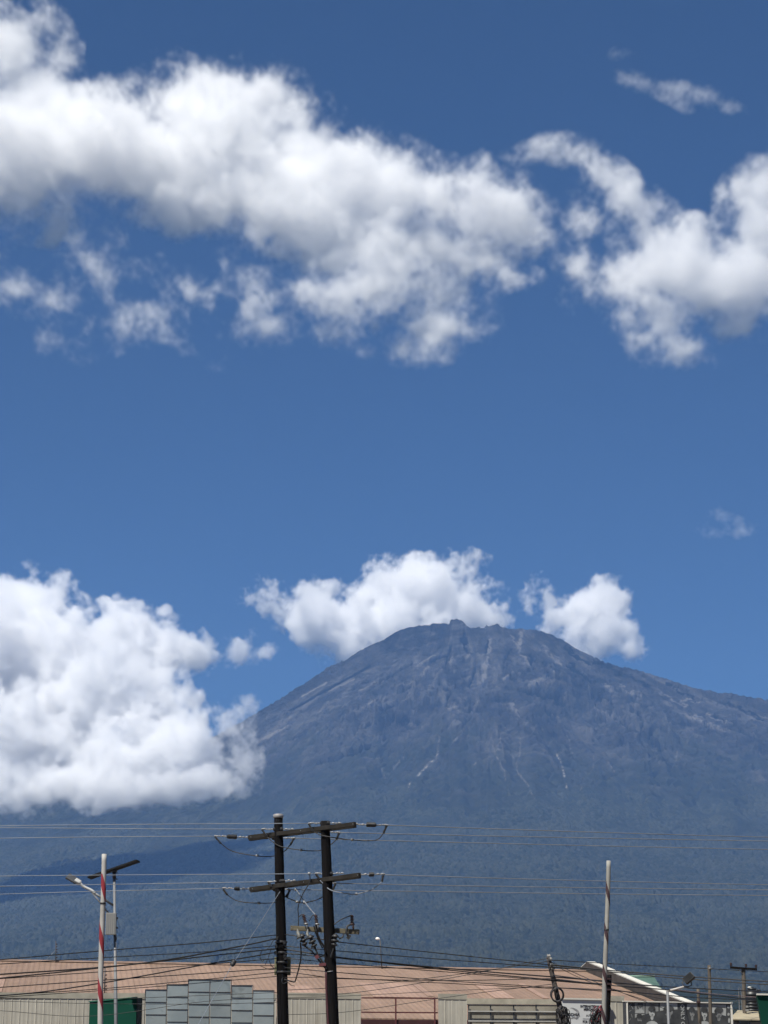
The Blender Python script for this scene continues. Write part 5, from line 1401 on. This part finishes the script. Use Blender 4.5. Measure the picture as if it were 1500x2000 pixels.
def bundle(label, x, y, w, h, Y0, n, seed, red=False):
    rg = random.Random(seed)
    c0 = at(x, y, Y0); t = thing('cable_bundle', label, 'cable bundle', c0, 'tangled cable bundles on the poles')
    s = px(Y0)
    groups = [MB(), MB()]
    for k in range(n):
        m = groups[1 if k % 5 == 0 else 0]
        cx_, cy_ = rg.gauss(0, w * 0.22), rg.gauss(0, h * 0.12); rx, rz = w * rg.uniform(0.15, 0.5), h * rg.uniform(0.28, 0.5); tl = rg.uniform(-0.4, 0.4); yy = rg.uniform(-0.2, 0.12)
        N = 22; pts = []
        for j in range(N + 1):
            A = 2 * math.pi * j / N; u, v = rx * math.cos(A), rz * math.sin(A) * (1 + 0.2 * math.sin(A))
            pts.append(c0 + Vector(((cx_ + u * math.cos(tl) - v * math.sin(tl)) * s, yy + 0.06 * math.sin(A * 2 + k), (cy_ + u * math.sin(tl) + v * math.cos(tl)) * s)))
        m.tube(pts, rg.uniform(0.009, 0.018), 5)
    groups[0].build('loop', M_CABLE, t); groups[1].build('loop', M_REDPAINT if red else M_COILCABLE, t)
bundle('tangled bundle of dark cable loops at the foot of the leaning pole', 1098, 1992, 17, 40, Y_ - 0.28, 34, 3)
bundle('tangled dark and red cable loops left of the right striped pole', 1166, 1994, 18, 34, 65.6, 30, 8, True)

# dark post behind the right striped pole
Y_ = 66.0
a, b = at(1189.5, 1904, Y_), at(1185.5, 2000, Y_); base = down(a, b, 0)
dp = thing('wooden_post', 'dark wooden post directly behind the right striped pole', 'post', base)
pole_mesh(a, base, 0.075, 0.10, 14).build('pole', M_CREO, dp)
mb = MB()
for y in (1912, 1922, 1933): mb.box(at(1190, y, Y_ - 0.09), 0.16, 0.05, 0.035)
mb.build('cable_clamp', M_BROWNPORC, dp)

# ------------------------------------------------------------------ plain posts and crossarm post at the right
def wood_post(label, x0, y0, x1, Y0, r0, r1):
    a, b = at(x0, y0, Y0), at(x1, 2000, Y0); base = down(a, b, 0)
    t = thing('wooden_post', label, 'post', base)
    pole_mesh(a, base, r0, r1, 14).build('pole', M_WOODGREY, t)
    return t, a
t, a = wood_post('tall plain grey wooden post standing before the photo billboard', 1385, 1885, 1388, 82.0, 0.062, 0.075)
mb = MB(); mb.tube([at(1385, 1891, 81.9), at(1390, 1892, 81.95)], 0.03, 8); mb.build('bolt', M_GALV, t)
t, a = wood_post('short reddish wooden post left of the tall plain post', 1363, 1931, 1367, 80.0, 0.055, 0.065)
mb = MB(); mb.box(at(1364, 1957, 79.9), 0.15, 0.06, 0.06); mb.build('bracket', M_BROWNPORC, t)
Y_ = 100.0
t, a = wood_post('distant grey wooden post with a crossarm and three pin insulators', 1451.5, 1892, 1455, Y_, 0.085, 0.10)
mb = MB(); mb.beam(at(1426, 1889.5, Y_ - 0.1), at(1478.5, 1893.5, Y_ - 0.1), 0.10, 0.10); ca = mb.build('crossarm', M_CREO, t)
for x in (1427.5, 1457, 1476.5):
    y = 1889.5 + 4 * (x - 1426) / 52
    mb = MB(); mb.tube([at(x, y + 2, Y_ - 0.1), at(x, y - 4, Y_ - 0.1)], 0.02, 6); mb.ribbed(at(x, y - 3, Y_ - 0.1), at(x, y - 9.5, Y_ - 0.1), 0.035, 0.07, 3, 10); mb.build('insulator', M_BROWNPORC, ca)
mb = MB(); mb.tube([at(1441, 1892, Y_ - 0.1), at(1451, 1902, Y_ - 0.1)], 0.015, 6); mb.build('brace', M_GALV, t)
for y, w in ((1966, 4), (1973, 5), (1985, 4)):
    mb = MB(); mb.box(at(1459, y, Y_ - 0.15), w * 0.026, 0.08, 0.09); mb.build('fitting', M_BATTERY, t)

# ------------------------------------------------------------------ floodlight post
Y_ = 68.0
a, b = at(1303.5, 1935, Y_), at(1306, 2000, Y_); base = down(a, b, 0)
fl = thing('floodlight_post', 'grey street post carrying a black tilted floodlight on a short arm', 'street lamp', base)
mb = MB(); mb.tube([base, a], [0.055, 0.040], 12); mb.build('post', M_GREYPAINT, fl)
mb = MB(); mb.tube([at(1302, 1936.5, Y_), at(1336, 1927.5, Y_ - 0.1)], 0.038, 10); mb.build('arm', pmat('pale_arm_paint', (0.33, 0.31, 0.29), 0.5), fl)
rot = Matrix.Rotation(R(-38), 3, 'Y') @ Matrix.Rotation(R(-35), 3, 'X')
c_ = at(1345, 1910.5, Y_ - 0.1)
mb = MB(); mb.box(c_, 0.35, 0.10, 0.24, rot, 0.015)
for k in range(6): mb.box(c_ + rot @ Vector((-0.13 + 0.052 * k, 0.07, 0)), 0.012, 0.06, 0.2, rot)
hd = mb.build('lamp_head', M_LAMPBLACK, fl)
mb = MB(); mb.box(c_ + rot @ Vector((0, -0.053, 0)), 0.31, 0.008, 0.20, rot); mb.build('lens', pmat('grey_lens', (0.02, 0.021, 0.023), 0.9, spec=0.03), hd)
mb = MB(); mb.tube([at(1332.5, 1917, Y_ - 0.1), at(1335, 1926, Y_ - 0.1), at(1343, 1927.5, Y_ - 0.1), at(1350.5, 1924.5, Y_ - 0.1), at(1349.5, 1914, Y_ - 0.1)], 0.020, 6); mb.build('bracket', M_LAMPBLACK, hd)

# ------------------------------------------------------------------ tank, frame and small house at the right
Y_ = 103.0
s = px(Y_)
ctr_ = at(1473, 1978, Y_); 
wt_ = thing('water_tank', 'black ribbed plastic water tank with a domed lid', 'water tank', (ctr_.x, ctr_.y + 0.45, ctr_.z))
c0 = Vector((ctr_.x, ctr_.y + 0.45, ctr_.z)); H = 42 * s; RR = 18.5 * s
prof = [(0, RR * .96)]
for k in range(6):
    t0 = 0.04 + k * 0.135; prof += [(t0, RR * .95), (t0 + .02, RR), (t0 + .10, RR), (t0 + .12, RR * .95)]
prof += [(0.86, RR * .95), (0.93, RR * .8), (0.99, RR * .45), (1.0, RR * .3)]
mb = MB(); mb.lathe(c0, c0 + Vector((0, 0, H)), prof, 28); mb.build('body', M_TANK, wt_)
mb = MB(); top_ = c0 + Vector((0, 0, H)); mb.lathe(top_ - Vector((0, 0, 0.02)), top_ + Vector((0, 0, 0.12)), [(0, .24), (.6, .24), (.7, .15), (1, .12)], 16)
for dx in (-0.33, -0.2, 0.22, 0.34): mb.ball(top_ + Vector((dx, -0.1, -0.03)), 0.07, (1, 1, .8), 8)
mb.build('lid', M_TANK, wt_)
mb = MB(); mb.ball(top_ + Vector((-0.12, -0.15, 0.10)), 0.07, (1.4, 1, .7), 10); mb.build('cap', M_WHITETRIM, wt_)
tf = thing('tank_stand', 'thin steel stand and ladder frame holding the black water tank', 'tank stand', (c0.x, c0.y, 0))
mb = MB()
for dx, dy in ((-0.62, -0.4), (0.5, -0.4), (-0.62, 0.5), (0.5, 0.5)): mb.tube([c0 + Vector((dx, dy, -0.05)), Vector((c0.x + dx, c0.y + dy, 0))], 0.035, 8)
mb.box(c0 + Vector((-0.05, 0.05, -0.04)), 1.3, 1.1, 0.07)
for x in (1442.5, 1447.5): p = at(x, 1930, Y_ - 0.05); mb.tube([p, Vector((p.x, p.y, 0))], 0.022, 6)
for y in (1930, 1946, 1962): mb.tube([at(1442.5, y, Y_ - 0.05), at(1447.5, y, Y_ - 0.05)], 0.018, 6)
mb.tube([at(1447.5, 1946, Y_ - 0.05), at(1428, 1966, Y_)], 0.012, 6)
mb.build('frame', M_DARKFRAME, tf)
hz = at(1458, 1974, 99.0)
hs = thing('small_house', 'small house with a shallow tan sheet roof below the black tank', 'house', (hz.x, 99.5, 0))
mb = MB(); e = at(1424, 1990, 97.0); f_ = at(1500, 1991.5, 97.6); g_, h_ = at(1492, 1976.5, 101.5), at(1441, 1973, 101)
mb.slab([e, f_, g_, h_], (0, 0, -0.05)); hr = mb.build('roof', M_TANROOF, hs)
mb = MB(); e2, f2 = e + Vector((0.15, 0.25, -0.1)), f_ + Vector((-0.1, 0.25, -0.1)); g2, h2 = g_ + Vector((0, -0.1, -0.1)), h_ + Vector((0, -0.1, -0.1))
for u, v in ((e2, f2), (f2, g2), (g2, h2), (h2, e2)):
    nn = Vector((-(v - u).y, (v - u).x, 0)).normalized() * 0.12
    mb.slab([Vector((u.x, u.y, 0)), Vector((v.x, v.y, 0)), v, u], nn)
mb.build('wall', M_WALLGREY, hs)
mb = MB(); mb.slab([at(1444, 1993, 97.05), at(1466, 1993.5, 97.2), at(1466, 2004, 97.2), at(1444, 2004, 97.05)], (0, 0.05, 0)); mb.build('window', pmat('dark_window', (0.012, 0.013, 0.015), 0.2), hs)
# green canopy at the right edge
Y_ = 60.0
gc = thing('green_canopy', 'dark green tapering board with a white top edge at the right edge', 'canopy', (at(1530, 2000, Y_).x, Y_, 0))
mb = MB(); mb.slab([at(1478.5, 1943.5, Y_), at(1640, 1946, Y_ + 0.3), at(1600, 2100, Y_ + 0.3), at(1504, 2100, Y_)], (0.05, 0.5, 0)); mb.build('panel', M_GREENBOARD, gc)
mb = MB(); mb.beam(at(1478, 1942, Y_ - 0.01), at(1641, 1944.6, Y_ + 0.29), 0.10, 0.045); mb.build('top_edge', M_WHITETRIM, gc)
mb = MB(); p = at(1560, 2090, Y_ + 0.3); mb.tube([p, Vector((p.x, p.y, 0))], 0.08, 10); mb.build('post', M_DARKFRAME, gc)
build_haze()
# ------------------------------------------------------------------ world
w = bpy.data.worlds.new('World')
scn.world = w
w.use_nodes = True
wt = w.node_tree
wt.nodes.clear()
sky = wt.nodes.new('ShaderNodeTexSky')
sky.sky_type = 'NISHITA'
sky.sun_disc = False
sky.sun_elevation = SUN_EL
sky.sun_rotation = SUN_AZ
sky.altitude = 1400
sky.air_density = 1.0
sky.dust_density = 0.0
sky.ozone_density = 4.0
bg = wt.nodes.new('ShaderNodeBackground')
bg.inputs['Strength'].default_value = 0.05
wo = wt.nodes.new('ShaderNodeOutputWorld')
tint = wt.nodes.new('ShaderNodeMix'); tint.data_type = 'RGBA'; tint.blend_type = 'MULTIPLY'
tint.inputs[0].default_value = 1.0
tint.inputs[7].default_value = (0.375, 0.58, 0.775, 1)
wt.links.new(sky.outputs[0], tint.inputs[6])
wt.links.new(tint.outputs[2], bg.inputs['Color'])
wt.links.new(bg.outputs[0], wo.inputs['Surface'])

vs = scn.view_settings
vs.view_transform = 'Standard'
vs.look = 'None'
vs.exposure = 0.60
vs.gamma = 1.0
vs.use_curve_mapping = False
scn.display_settings.display_device = 'sRGB'
cy = scn.cycles
cy.use_denoising = True
cy.use_adaptive_sampling = True
cy.adaptive_threshold = 0.04
cy.volume_step_rate = 1.6
cy.volume_bounces = 14
cy.max_bounces = 16
cy.diffuse_bounces = 2
cy.glossy_bounces = 3
cy.transparent_max_bounces = 8
